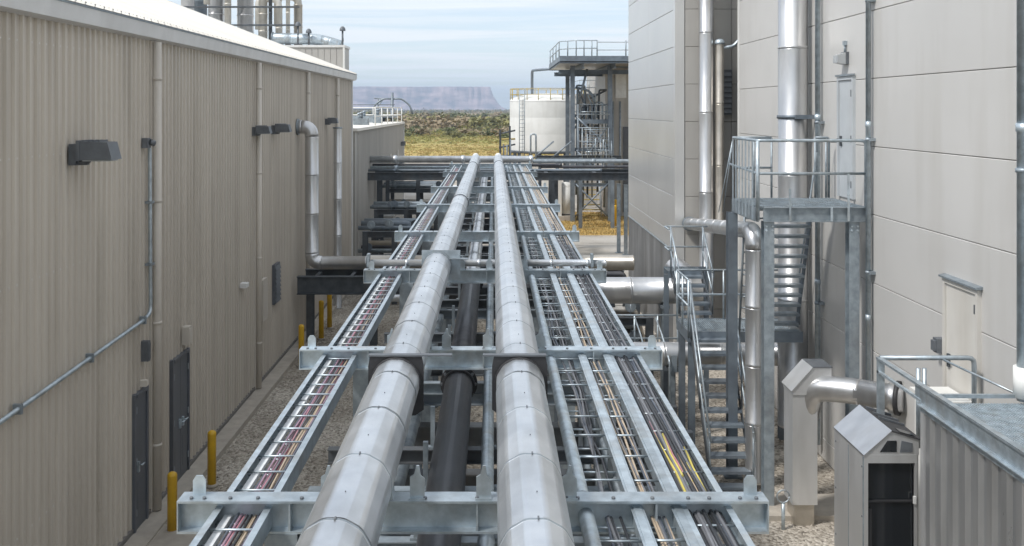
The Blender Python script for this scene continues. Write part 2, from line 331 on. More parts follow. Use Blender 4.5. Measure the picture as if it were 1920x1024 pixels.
scm = sc_mb.mesh('screw_row', 'steel_dark')
for k in range(39):
    rs = inst('roof_sheet', rmesh, (WX+.15, 1.95+k*.93, z0), bl)
    inst('screw_row', scm, (WX+.15, 1.95+k*.93, z0), rs)['kind'] = 'stuff'
mb = MB(); mb.prism([(WX+.16, z0-.22), (WX+.16, z0+.03), (WX+.15-L_, z0+L_*RP+.05), (WX+.15-L_, z0+L_*RP-.2)], 'y', 38.22, 38.28); part('rake_trim', mb, 'fascia', bl)
mb = MB(); mb.prism([(WX, ZE), (WX+.1, z0-.05), (WX+.1-L_, z0+L_*RP-.05), (WX-L_, ZE)], 'y', 2, 38.0); part('gable_core', mb, 'siding_tan', bl)
# far slope beyond the ridge
mb = MB(); mb.v = [(WX+.15-L_, 1.95, z0+L_*RP), (WX+.15-L_, 38.22, z0+L_*RP), (-22, 38.22, z0+.5), (-22, 1.95, z0+.5)]; mb.quad((0, 1, 2, 3)); part('rear_roof', mb, 'roof_white', bl)
def wall_door(parent, y0, y1, z0_, z1_, leaves, mt):
    fr = MB(); X0 = WX-.02; X1 = WX+.045
    fr.box(X0, X1, y0-.06, y0, z0_, z1_+.06); fr.box(X0, X1, y1, y1+.06, z0_, z1_+.06); fr.box(X0, X1+.015, y0, y1, z1_, z1_+.05)
    f = part('door_frame', fr, mt, parent)
    n_ = leaves; w = (y1-y0)/n_
    for k in range(n_):
        d = MB(); d.box(X0, WX+.022, y0+k*w+.006, y0+(k+1)*w-.006, z0_+.02, z1_-.004); d.box(WX+.022, WX+.026, y0+k*w+.09, y0+(k+1)*w-.09, z0_+.2, z0_+.75)
        dd = part('door', d, mt, parent)
        h = MB(); yy = y0+(k+.5)*w+(.30*w if k == 0 and n_ > 1 else -.30*w); h.cbox((WX+.04, yy, z0_+1.0), (.035, .05, .16)); h.tube([(WX+.06, yy, z0_+1.03), (WX+.1, yy, z0_+1.03), (WX+.1, yy+.1, z0_+1.03)], .011, 6); part('handle', h, 'galv', dd)
        for zz in (.3, 1.1, 1.9):
            hg = MB(); hg.cbox((WX+.037, y0+.02 if k == 0 else y1-.02, z0_+zz), (.014, .03, .11)); part('hinge', hg, 'galv_dull', dd)
wall_door(bl, 14.95, 15.42, .1, 2.2, 1, 'door_slate')
wall_door(bl, 16.72, 17.52, .12, 2.28, 2, 'door_slate')
# small boxes, outlets and a louvre on the wall
for (yy, zz, w, h, d, mt, nm) in ((17.35, 2.62, .2, .32, .1, 'tan_trim', 'junction_box'), (15.3, 2.85, .09, .32, .09, 'lamp_gray', 'junction_box'), (15.25, 2.35, .08, .1, .07, 'tan_trim', 'junction_box'), (21.3, 2.8, .22, .1, .12, 'fascia', 'hose_bib'), (23.2, 2.1, .5, 1.0, .06, 'tan_trim', 'wall_cabinet')):
    mb = MB(); mb.box(WX, WX+.03+d, yy-w/2, yy+w/2, zz-h/2, zz+h/2); mb.box(WX+.03+d, WX+.04+d, yy-w*.35, yy+w*.35, zz-h*.38, zz+h*.38); part(nm, mb, mt, bl)
lv = MB(); lv.box(WX, WX+.07, 24.3, 24.9, 1.75, 2.75); lv = part('louvre', lv, 'door_slate', bl)
for k in range(8):
    s_ = MB(); s_.prism([(WX+.07, 1.82+k*.115), (WX+.11, 1.79+k*.115), (WX+.07, 1.90+k*.115)], 'y', 24.34, 24.86); part('slat', s_, 'lamp_gray', lv)

# ------------------------------------------------------------------ wall lamps on the left building
def wall_lamp(y, z, s, label):
    t_ = thing('wall_lamp', label, 'lamp', (WX, y, z-.2*s), 'floodlights along the tan wall')
    b_ = MB(); b_.box(WX, WX+.1*s, y-.1*s, y+.1*s, z-.16*s, z+.12*s); b_.box(WX+.1*s, WX+.22*s, y-.04*s, y+.04*s, z-.16*s, z-.1*s); b_.tube([(WX+.2*s, y, z-.13*s), (WX+.27*s, y, z-.05*s)], .035*s, 8); part('bracket', b_, 'lamp_gray', t_)
    h_ = MB(); y0, y1 = y-.17*s, y+.17*s
    lo = [(WX+.14*s, z-.09*s), (WX+.60*s, z-.085*s), (WX+.54*s, z+.145*s), (WX+.16*s, z+.16*s)]
    b0 = len(h_.v)
    h_.v += [(p[0], y0, p[1]) for p in lo] + [(p[0], y1, p[1]) for p in lo]
    for q in ((0, 1, 2, 3), (7, 6, 5, 4), (0, 4, 5, 1), (1, 5, 6, 2), (2, 6, 7, 3), (3, 7, 4, 0)): h_.quad(q)
    h_.box(WX+.13*s, WX+.175*s, y-.18*s, y+.18*s, z-.1*s, z+.17*s)
    for k in range(4): h_.box(WX+.2*s+k*.07*s, WX+.215*s+k*.07*s, y-.14*s, y+.14*s, z+.14*s, z+.175*s)
    hd = part('lamp_head', h_, 'lamp_gray', t_)
    l_ = MB(); l_.box(WX+.2*s, WX+.56*s, y-.14*s, y+.14*s, z-.105*s, z-.088*s); part('lens', l_, 'lens', hd)
wall_lamp(12.75, 6.12, 1.0, 'large grey floodlight nearest the camera on the tan corrugated wall')
wall_lamp(22.35, 6.2, .72, 'grey floodlight on the tan wall beside the second downpipe')
wall_lamp(24.3, 6.2, .8, 'grey floodlight on the tan wall between second downpipe and the duct')
wall_lamp(32.0, 6.3, .72, 'farthest grey floodlight on the tan wall, above the thinner duct')
# junction lamp with conduit
t_ = thing('wall_conduit', 'thin grey conduit running down the tan wall then sloping along it from a small fixture', 'conduit', (WX, 15.5, 3))
mb = MB(); mb.box(WX, WX+.1, 15.28, 15.42, 6.08, 6.24); mb.tube([(WX+.1, 15.36, 6.18), (WX+.16, 15.42, 6.15)], .05, 8); part('fixture', mb, 'lamp_gray', t_)
mb = MB(); mb.tube(bend([(WX+.06, 15.45, 6.12), (WX+.06, 15.48, 6.1), (WX+.06, 15.52, 3.42), (WX+.06, 15.2, 3.36), (WX+.06, 4, 2.92)], .12), .031, 10); part('conduit_pipe', mb, 'galv', t_)
for yy in (15.2, 13.2, 11.2, 9.2):
    zz = 3.36-(15.2-yy)*.0393; mb = MB(); mb.box(WX+.0, WX+.105, yy-.02, yy+.02, zz-.06, zz+.06); part('clip', mb, 'galv_dull', t_)
for zz in (4.2, 5.2): mb = MB(); mb.box(WX+.0, WX+.105, 15.43, 15.57, zz-.02, zz+.02); part('clip', mb, 'galv_dull', t_)

# ducts coming out of the left wall
def duct(name, label, pts, r, br, mt='duct', seams=1.2, n=24, flange=True, mats2=None):
    pts = [Vector(p) for p in pts]
    t_ = thing(name, label, 'duct', tuple(min(pts, key=lambda p: p.z)))
    segs = []
    cur = pts[0]
    for i in range(1, len(pts)):
        en = pts[i]
        if i < len(pts)-1:
            a_ = pts[i]+(cur-pts[i]).normalized()*br; c_ = pts[i]+(pts[i+1]-pts[i]).normalized()*br
            segs.append(('s', cur, a_)); segs.append(('e', a_, pts[i], c_)); cur = c_
        else: segs.append(('s', cur, en))
    for s_ in segs:
        if s_[0] == 'e':
            mb = MB(); mb.tube(arc(s_[1], s_[2], s_[3], br, 7), r*1.008, n); part('elbow', mb, mt, t_)
        else:
            ln = (s_[2]-s_[1]).length; k = max(1, round(ln/seams))
            d = (s_[2]-s_[1]).normalized()
            for q in range(k):
                p0 = s_[1]+d*ln*q/k; p1 = s_[1]+d*ln*(q+1)/k
                mb = MB(); mb.tube([p0, p0+d*.02, p1-d*.055, p1-d*.05, p1-d*.005, p1], [r, r, r, r*1.03, r*1.03, r], n); part('duct_section', mb, mt, t_)
    if flange:
        mb = MB(); d = (pts[1]-pts[0]).normalized(); mb.tube([pts[0], pts[0]+d*.05], r*1.22, n); part('flange', mb, 'galv_dull', t_)
    return t_
duct('wall_duct', 'large silver duct leaving the tan wall, dropping and turning under the pipe rack', [(WX, 27.4, 6.2), (-5.18, 27.4, 6.2), (-5.18, 27.4, 2.32), (-3.6, 27.4, 2.32)], .19, .28)
duct('crossing_duct', 'dark brown grey duct crossing low beneath the pipe rack', [(-3.6, 27.4, 2.32), (-1.5, 27.4, 2.32), (1, 27.4, 2.32), (4.0, 27.4, 2.32)], .215, .1, 'duct_warm', 2.0)
duct('wall_duct', 'thinner silver duct standing against the far end of the tan wall', [(-5.24, 32.3, 6.1), (-5.24, 32.3, 0)], .135, .2)

# ------------------------------------------------------------------ cream panel building on the right
CX = 6.3
def panel_wall(parent, axis, fixed, u_edges, z_edges, mt, thick=.05, gap=.009, sgn=-1):
    for i in range(len(u_edges)-1):
        for j in range(len(z_edges)-1):
            u0, u1, a0, a1 = u_edges[i]+gap/2, u_edges[i+1]-gap/2, z_edges[j]+gap/2, z_edges[j+1]-gap/2
            mb = MB(); c = .008
            lo, hi = (u0, a0), (u1, a1)
            f0, f1 = fixed, fixed+sgn*thick
            P = (lambda u, z, f: (f, u, z)) if axis == 'x' else (lambda u, z, f: (u, f, z))
            b_ = len(mb.v)
            mb.v += [P(u0, a0, f0), P(u1, a0, f0), P(u1, a1, f0), P(u0, a1, f0), P(u0, a0, f1-sgn*c), P(u1, a0, f1-sgn*c), P(u1, a1, f1-sgn*c), P(u0, a1, f1-sgn*c), P(u0+c, a0+c, f1), P(u1-c, a0+c, f1), P(u1-c, a1-c, f1), P(u0+c, a1-c, f1)]
            for q in ((0, 1, 5, 4), (1, 2, 6, 5), (2, 3, 7, 6), (3, 0, 4, 7), (4, 5, 9, 8), (5, 6, 10, 9), (6, 7, 11, 10), (7, 4, 8, 11), (8, 9, 10, 11)): mb.quad(q)
            part('wall_panel', mb, mt, parent)
bc = thing('panel_building', 'cream building of wide flush metal panels with doors, on the right side', 'building', (CX, 12, 0))
mb = MB(); mb.box(CX+.04, 22, -2, 24.55, 0, 13); part('wall_core', mb, 'joint_dark', bc)
zrows = [-.7+1.13*k for k in range(0, 13)]; zrows[0] = .02
panel_wall(bc, 'x', CX+.05, [-2, 7.9, 16.0, 24.6], zrows, 'panel_cream')
mb = MB(); mb.box(CX-.012, CX+.2, 24.605, 24.72, 0, 13); part('corner_trim', mb, 'white_paint', bc)
def cdoor(y0, y1, z0_, z1_, mt, canopy):
    f = MB(); f.box(CX-.055, CX+.02, y0-.06, y0, z0_, z1_+.06); f.box(CX-.055, CX+.02, y1, y1+.06, z0_, z1_+.06); f.box(CX-.055, CX+.02, y0, y1, z1_, z1_+.06); part('door_frame', f, mt, bc)
    d = MB(); d.box(CX-.028, CX+.02, y0+.008, y1-.008, z0_, z1_-.006); dd = part('door', d, mt, bc)
    h = MB(); h.cbox((CX-.04, y1-.1, z0_+1.0), (.03, .06, .18)); h.tube([(CX-.05, y1-.1, z0_+1.03), (CX-.1, y1-.1, z0_+1.03), (CX-.1, y1-.22, z0_+1.03)], .012, 6); part('handle', h, 'steel_dark', dd)
    for zz in (.25, 1.05, 1.85): hg = MB(); hg.cbox((CX-.05, y0+.012, z0_+zz), (.02, .03, .12)); part('hinge', hg, 'steel_dark', dd)
    if canopy: c = MB(); c.prism([(CX, z1_+.115), (CX-.09, z1_+.095), (CX-.09, z1_+.07), (CX, z1_+.07)], 'y', y0-.1, y1+.1); part('door_canopy', c, 'galv_dull', bc)
    else: c = MB(); c.cbox((CX-.05, (y0+y1)/2, z1_+.085), (.06, y1-y0+.16, .035)); part('drip_cap', c, 'galv_dull', bc)
cdoor(16.75, 17.4, 5.13, 7.22, 'door_pale', False)
cdoor(12.45, 13.3, 2.25, 4.3, 'door_cream', True)
mb = MB(); mb.box(CX-.12, CX, 13.36, 13.5, 3.3, 3.5); mb.box(CX-.16, CX-.12, 13.38, 13.48, 3.33, 3.47); part('switch_box', mb, 'lamp_gray', bc)
# light over the upper door
t_ = thing('wall_light', 'small pale box light on the cream wall above the upper door', 'lamp', (CX, 17.1, 7.55))
mb = MB(); mb.box(CX-.06, CX, 17.0, 17.24, 7.5, 7.72); part('back_plate', mb, 'lamp_gray', t_)
mb = MB(); mb.prism([(CX-.06, 7.5), (CX-.2, 7.53), (CX-.2, 7.66), (CX-.06, 7.71)], 'y', 17.0, 17.24); part('lamp_head', mb, 'lens', t_)
mb = MB(); mb.tube([(CX-.03, 17.12, 7.72), (CX-.03, 17.12, 7.86)], .02, 6); mb.cbox((CX-.03, 17.12, 7.88), (.06, .08, .08)); part('conduit', mb, 'galv_dull', t_)
# vertical conduits on that wall
def vpipe(name, label, x, y, z0_, z1_, r, mt, clips, sleeve=None):
    t_ = thing(name, label, 'pipe', (x, y, z0_))
    n_ = max(1, round((z1_-z0_)/3))
    for k in range(n_):
        mb = MB(); a0 = z0_+(z1_-z0_)*k/n_; a1 = z0_+(z1_-z0_)*(k+1)/n_; mb.tube([(x, y, a0), (x, y, a1-.1), (x, y, a1-.095), (x, y, a1)], [r, r, r*1.15, r*1.15], 14); part('pipe_length', mb, mt, t_)
    for z in clips: mb = MB(); mb.box(x-.01, CX, y-r-.05, y+r+.05, z-.025, z+.025); mb.ring((x, y, z), 'z', r*1.2, .05, 14); part('clamp', mb, 'galv_dull', t_)
    if sleeve: mb = MB(); mb.ring((x, y, (sleeve[0]+sleeve[1])/2), 'z', r*1.5, sleeve[1]-sleeve[0], 16); part('sleeve', mb, 'white_paint', t_)
vpipe('wall_conduit', 'slim galvanised conduit on the cream wall just right of the platform', CX-.09, 15.9, .1, 12.9, .042, 'galv', (2, 4, 6.2, 8.5, 10.8))
vpipe('wall_pipe', 'galvanised standpipe at the right edge of the picture rising through the grating', 6.08, 11.0, 3.36, 12.9, .075, 'galv', (6, 9, 12), (3.4, 3.75))
duct('tall_duct', 'wide silver vertical duct rising behind the platform against the cream wall', [(5.96, 19.1, 12.9), (5.96, 19.1, .4)], .285, .3, 'duct', 2.6)
mb = MB(); mb.ring((5.96, 19.1, 6.55), 'z', .31, .07, 24); mb.box(5.9, CX, 18.74, 18.8, 6.51, 6.59); mb.box(5.9, CX, 19.4, 19.46, 6.51, 6.59); o = part('duct_clamp', mb, 'steel_blue'); tag(o, 'blue grey band clamp tying the tall duct to the cream wall', 'clamp')
vpipe('wall_conduit', 'slim bluish pipe on the cream wall between tall duct and upper door', CX-.1, 18.35, .3, 12.9, .05, 'galv', (3, 6.45, 9))

# ------------------------------------------------------------------ silver panel building further on the right
BX = 4.84
bb = thing('panel_building', 'silver grey panelled building with ribbed base, behind the platform on the right', 'building', (BX, 30, 0))
mb = MB(); mb.box(BX+.05, 20, 25.65, 34.35, 0, 13); part('wall_core', mb, 'joint_dark', bb)
zr = [2.9]+[3.37+k for k in range(0, 10)]
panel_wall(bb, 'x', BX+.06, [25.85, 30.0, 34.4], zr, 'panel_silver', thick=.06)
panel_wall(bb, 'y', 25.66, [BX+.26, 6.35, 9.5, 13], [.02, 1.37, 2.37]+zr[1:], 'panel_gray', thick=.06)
mb = MB(); mb.box(BX, BX+.25, 25.58, 25.84, 0, 12.9); part('corner_trim', mb, 'panel_silver', bb)
rb = MB(); siding(rb, 5, .19, .03, 0, 2.86, sgn=-1); rbm = rb.mesh('ribbed_panel', 'ribbed_silver')
for k in range(9): inst('ribbed_panel', rbm, (BX+.03, 25.86+k*.949, .02), bb)
mb = MB(); mb.box(BX-.02, BX+.03, 25.86, 34.4, 2.862, 2.899); part('flashing', mb, 'galv', bb)
lv = MB(); lv.box(6.0, 6.32, 25.42, 25.6, 6.55, 7.75); lv = part('louvre', lv, 'door_slate', bb)
for k in range(8): s_ = MB(); s_.prism([(25.42, 6.62+k*.14), (25.37, 6.6+k*.14), (25.42, 6.7+k*.14)], 'x', 6.02, 6.3); part('slat', s_, 'lamp_gray', lv)
duct('riser_duct', 'silver riser duct climbing the grey end wall beside the corner', [(5.6, 25.25, 12.9), (5.6, 25.25, .3)], .19, .2, 'duct', 2.2)
bd = duct('branch_duct', 'thin grey riser with capped top beside the silver riser duct', [(5.93, 25.15, 8.45), (5.93, 25.15, 3.6)], .11, .15, 'duct_warm', 1.6)
mb = MB(); mb.tube(bend([(5.93, 25.15, 8.3), (6.3, 25.15, 8.35), (6.5, 25.15, 8.6)], .1), .045, 8); mb.dome((5.93, 25.15, 8.45), .135, .1, 14); part('vent_cap', mb, 'galv', bd)
duct('sloped_duct', 'shiny elbowed duct from the grey end wall dropping beside the platform post', [(5.75, 25.5, 3.55), (5.3, 23.0, 3.62), (4.55, 16.95, 4.42), (4.55, 16.95, .1)] if False else [(5.2, 25.5, 3.66), (4.62, 17.0, 4.55), (4.62, 17.0, .1)], .155, .33, 'duct', 1.1)

# ------------------------------------------------------------------ access platform with stairs
PX0, PX1, PY0, PY1, PZ = 4.5, 6.22, 16.0, 17.6, 5.08
ap = thing('access_platform', 'galvanised raised platform with guardrails in front of the upper door on the cream wall', 'platform', (5.3, 16.8, 0))
for (x, y, mt) in ((4.6, PY0+.1, 'galv_dull'), (6.02, PY0+.1, 'galv_dull'), (4.36, PY1-.05, 'steel_blue')):
    mb = MB(); hbeam(mb, 'z', (x, y), .03, PZ-.26, .19, .17, .016, .012); mb.box(x-.16, x+.16, y-.16, y+.16, 0.005, .03); part('column', mb, mt, ap)
mb = MB()
for (x, y) in ((4.6, PY0+.1), (6.02, PY0+.1)):
    for zz in (PZ-.33, PZ-.40): mb.tube([(x-.05, y-.125, zz), (x-.05, y-.09, zz)], .016, 6); mb.tube([(x+.05, y-.125, zz), (x+.05, y-.09, zz)], .016, 6)
part('bolts', mb, 'galv', ap)
mb = MB(); mb.box(PX0, PX1+.03, PY0, PY0+.012, PZ-.24, PZ-.012); mb.box(PX0, PX1+.03, PY0-.05, PY0, PZ-.024, PZ-.012); mb.box(PX0, PX1+.03, PY0-.05, PY0+.01, PZ-.255, PZ-.243); part('edge_beam', mb, 'galv_dull', ap)
mb = MB(); mb.box(PX0-.13, PX0-.118, PY0, PY1, PZ-.24, PZ-.02); mb.box(PX0-.13, PX0-.07, PY0, PY1, PZ-.255, PZ-.243); part('edge_beam', mb, 'galv_dull', ap)
mb = MB(); mb.box(PX0-.11, PX1, PY1-.012, PY1, PZ-.24, PZ-.012); part('edge_beam', mb, 'galv_dull', ap)
mb = MB()
for k in range(45): x = PX0-.1+k*.0405; mb.box(x, x+.006, PY0+.02, PY1-.02, PZ-.035, PZ)
for k in range(16): y = PY0+.03+k*.1; mb.box(PX0-.1, PX1, y, y+.007, PZ-.012, PZ-.002)
o = part('grating', mb, 'galv', ap); o['kind'] = 'stuff'
def rail(parent, pts, r, mt='galv', name='handrail', br=.05): mb = MB(); mb.tube(bend(pts, br, 3) if len(pts) > 2 else pts, r, 8); return part(name, mb, mt, parent)
TR = PZ+1.1
rail(ap, [(PX0-.1, PY1, TR), (PX0-.1, PY0-.02, TR), (PX1-.02, PY0-.02, TR), (PX1-.02, PY0-.02, PZ-.05)], .027, 'galv', 'top_rail', .08)
rail(ap, [(PX0-.1, PY1+.25, PZ+.6), (PX0-.1, PY0-.02, PZ+.55), (PX1-.02, PY0-.02, PZ+.55)], .023, 'galv', 'mid_rail')
rail(ap, [(PX0-.1, PY1, TR), (5.1, PY1, TR)], .024, 'galv_dull', 'top_rail'); rail(ap, [(PX0-.1, PY1, PZ+.55), (5.1, PY1, PZ+.55)], .02, 'galv_dull', 'mid_rail')
rail(ap, [(5.9, PY1, TR), (CX-.15, PY1, TR), (CX-.15, PY1, PZ)], .024, 'galv_dull', 'top_rail')
rail(ap, [(PX0-.1, PY0-.02, PZ-.23), (PX0-.1, PY0-.02, TR)], .033, 'galv', 'rail_post')
for k in range(7): y = PY0+.17+k*.22; mb = MB(); w = .02 if k % 2 else .032; mb.box(PX0-.142, PX0-.13, y-w, y+w, PZ-.24, TR-.02); part('rail_post', mb, 'galv', ap)
for x in (4.93, 5.62, 5.9): mb = MB(); mb.box(x-.018, x+.018, PY0-.062, PY0-.05, PZ-.24, PZ+.55 if x > 5.8 else PZ+.3 if x < 5 else PZ+.0); part('rail_post', mb, 'galv', ap)
for x in (4.78, 5.1, 5.9, 6.1): mb = MB(); mb.tube([(x, PY1, PZ), (x, PY1, TR)], .02, 8); part('rail_post', mb, 'galv_dull', ap)
for (x0, x1) in ((4.4, 4.28), (4.4, 4.2)): rail(ap, [(x0, PY1+.02, TR), (x1, PY1+.3, PZ-.3)], .008, 'galv', 'stay_wire')
def stair(parent, x0, x1, top, bot, n_, rails=True, mt='steel_blue', tread='galv_dull'):
    (y1, z1), (y0, z0_) = top, bot
    dy, dz = (y1-y0), (z1-z0_); L2 = math.hypot(dy, dz); ny_, nz_ = -dz/L2, dy/L2
    for x in (x0, x1):
        mb = MB(); mb.prism([(y0-.09, z0_), (y0+.09, z0_), (y1+.09, z1), (y1-.09, z1)] if abs(dy) < abs(dz) else [(y0, z0_-.02), (y0, z0_+.2), (y1, z1+.02), (y1, z1-.2)], 'x', x-.006, x+.006); part('stringer', mb, mt, parent)
    for k in range(n_):
        f = (k+.5)/n_; y, z = y0+dy*f, z0_+dz*f; mb = MB(); mb.box(x0+.008, x1-.008, y-.11, y+.11, z-.012, z); mb.box(x0+.008, x1-.008, y-.115, y-.109, z-.05, z+.001); part('tread', mb, tread, parent)
    if rails:
        for x in (x0-.02, x1+.02):
            rail(parent, [(x, y0, z0_+.9), (x, y1, z1+.95)], .021, 'galv', 'handrail'); rail(parent, [(x, y0, z0_+.45), (x, y1, z1+.48)], .017, 'galv', 'mid_rail')
            for f in (.05, .5, .95): rail(parent, [(x, y0+dy*f, z0_+dz*f), (x, y0+dy*f, z0_+dz*f+.92)], .019, 'galv_dull', 'rail_post')
st = thing('steel_stair', 'steep galvanised open stair descending behind the raised platform', 'stairs', (5.5, 18.3, 2.4))
stair(st, 5.16, 5.86, (17.62, 5.05), (18.55, 2.5), 13, False)
rail(st, [(5.98, 18.75, 2.5), (5.98, 18.75, 3.5), (5.98, 17.75, 5.9)], .02, 'galv_dull')
la = thing('steel_ladder', 'narrow galvanised ladder between the sloped duct and the steep stair', 'ladder', (4.85, 18.3, 2.4))
for x in (4.66, 5.08): rail(la, [(x, 18.2, 2.42), (x, 17.75, 5.0)], .022, 'galv_dull', 'ladder_rail')
for k in range(12): f = (k+.5)/12; rail(la, [(4.66, 18.2-.45*f, 2.42+2.58*f), (5.08, 18.2-.45*f, 2.42+2.58*f)], .016, 'galv_dull', 'rung')
ld = thing('stair_landing', 'galvanised grated landing with short stair down, left of the platform posts', 'landing', (4.6, 18.6, 0))
LX0, LX1, LY0, LY1, LZ = 3.75, 5.95, 18.45, 19.6, 2.42
mb = MB()
for k in range(54): x = LX0+k*.0405; mb.box(x, x+.006, LY0, LY1, LZ-.03, LZ)
for k in range(13): y = LY0+.02+k*.1; mb.box(LX0, LX1, y, y+.007, LZ-.012, LZ-.002)
o = part('grating', mb, 'galv', ld); o['kind'] = 'stuff'
for (a0, a1, c0, c1) in ((LX0, LX1, LY0-.012, LY0), (LX0, LX1, LY1, LY1+.012), (LX0-.012, LX0, LY0, LY1)): mb = MB(); mb.box(a0, a1, c0, c1, LZ-.2, LZ+.01); part('edge_beam', mb, 'steel_blue', ld)
for (x, y) in ((LX0+.08, LY0+.1), (LX0+.08, LY1-.1), (LX1-.1, LY1-.1), (5.0, LY0+.1)): mb = MB(); hbeam(mb, 'z', (x, y), .005, LZ-.05, .12, .12); part('column', mb, 'steel_blue', ld)
stair(ld, LX0+.05, LX0+.78, (LY0, LZ), (16.7, .02), 11, True, 'steel_dark', 'steel_blue')
for z in (.5, 1.0): rail(ld, [(LX0, LY0, LZ+z), (LX0, LY1, LZ+z), (LX1, LY1, LZ+z)], .02, 'galv', 'guard_rail')
for p in ((LX0, LY0), (LX0, (LY0+LY1)/2), (LX0, LY1), (4.7, LY1), (5.3, LY1)): rail(ld, [(p[0], p[1], LZ-.1), (p[0], p[1], LZ+1.0)], .02, 'galv', 'rail_post')
uf = thing('upper_flight', 'dark open tread flight rising behind the landing towards the silver building', 'stairs', (4.2, 20.4, 2.4))
stair(uf, 3.85, 4.5, (20.75, 3.2), (19.75, 2.44), 5, True, 'steel_dark', 'steel_blue')
mb = MB()
for k in range(18): x = 3.8+k*.042; mb.box(x, x+.006, 20.77, 21.3, 3.17, 3.2)
o = part('grating', mb, 'galv_dull', uf); o['kind'] = 'stuff'
for y in (20.76, 21.3): mb = MB(); mb.box(3.78, 4.78, y, y+.012, 3.05, 3.21); part('edge_beam', mb, 'steel_blue', uf)
for x in (3.82, 4.7): mb = MB(); hbeam(mb, 'z', (x, 21.2), .005, 3.05, .1, .1); part('column', mb, 'steel_blue', uf)
for z in (3.65, 4.1): rail(uf, [(3.8, 20.77, z), (3.8, 21.3, z), (4.75, 21.3, z)], .02, 'galv', 'guard_rail')
# railed catwalk between rack and silver building
gy = thing('access_catwalk', 'thin railed catwalk between the two thick shiny pipes, left of the stairs', 'walkway', (3.3, 21.2, 0))
mb = MB()
for k in range(44): x = 2.0+k*.045; mb.box(x, x+.006, 20.75, 21.45, 1.17, 1.2)
for k in range(8): y = 20.76+k*.09; mb.box(2.0, 4.0, y, y+.007, 1.185, 1.195)
o = part('grating', mb, 'galv_dull', gy); o['kind'] = 'stuff'
for y in (20.73, 21.45): mb = MB(); mb.box(2.0, 4.0, y, y+.012, 1.05, 1.21); part('edge_beam', mb, 'steel_blue', gy)
for (x, y) in ((2.1, 20.85), (3.9, 20.85), (2.1, 21.35), (3.9, 21.35)): mb = MB(); hbeam(mb, 'z', (x, y), .005, 1.05, .1, .1); part('column', mb, 'steel_blue', gy)
for x in (2.05, 2.55, 3.05, 3.55, 3.98): rail(gy, [(x, 20.74, 1.15), (x, 20.74, 2.25)], .019, 'galv', 'rail_post')
for z in (1.75, 2.25): rail(gy, [(2.0, 20.74, z), (4.05, 20.74, z)], .02, 'galv', 'guard_rail')
for x in (3.05, 3.5): rail(gy, [(x, 20.7, 2.2), (x+.05, 20.2, 1.95), (x+.1, 19.6, 1.55), (x+.1, 19.6, .1)], .02, 'galv', 'slanting_rail')

# large shiny pipes crossing behind the stair
duct('crossing_pipe', 'thick shiny pipe, upper of two, running from under the rack towards the stairs', [(1.9, 22.0, 2.55), (4.75, 22.0, 2.55), (4.75, 24.9, 2.55)], .30, .35, 'duct', 1.4, 28, False)
duct('crossing_pipe', 'thick shiny pipe, lower of two, running from under the rack behind the landing', [(1.2, 19.95, 1.62), (5.9, 19.95, 1.62)], .24, .3, 'duct', 1.3, 28, False)
for (x, y, z) in ((2.25, 22.0, 2.25), (3.9, 22.0, 2.25), (2.2, 19.95, 1.38), (3.7, 19.95, 1.38)):
    mb = MB(); mb.box(x-.05, x+.05, y-.12, y+.12, 0.005, z-.06); mb.box(x-.1, x+.1, y-.28, y+.28, z-.06, z+.0); mb.box(x-.06, x+.06, y-.3, y-.28, z-.06, z+.28); o = part('pipe_support', mb, 'galv_dull'); tag(o, 'short steel stanchion carrying a thick shiny pipe between rack and stairs', 'support', 'stanchions under the thick shiny pipes')

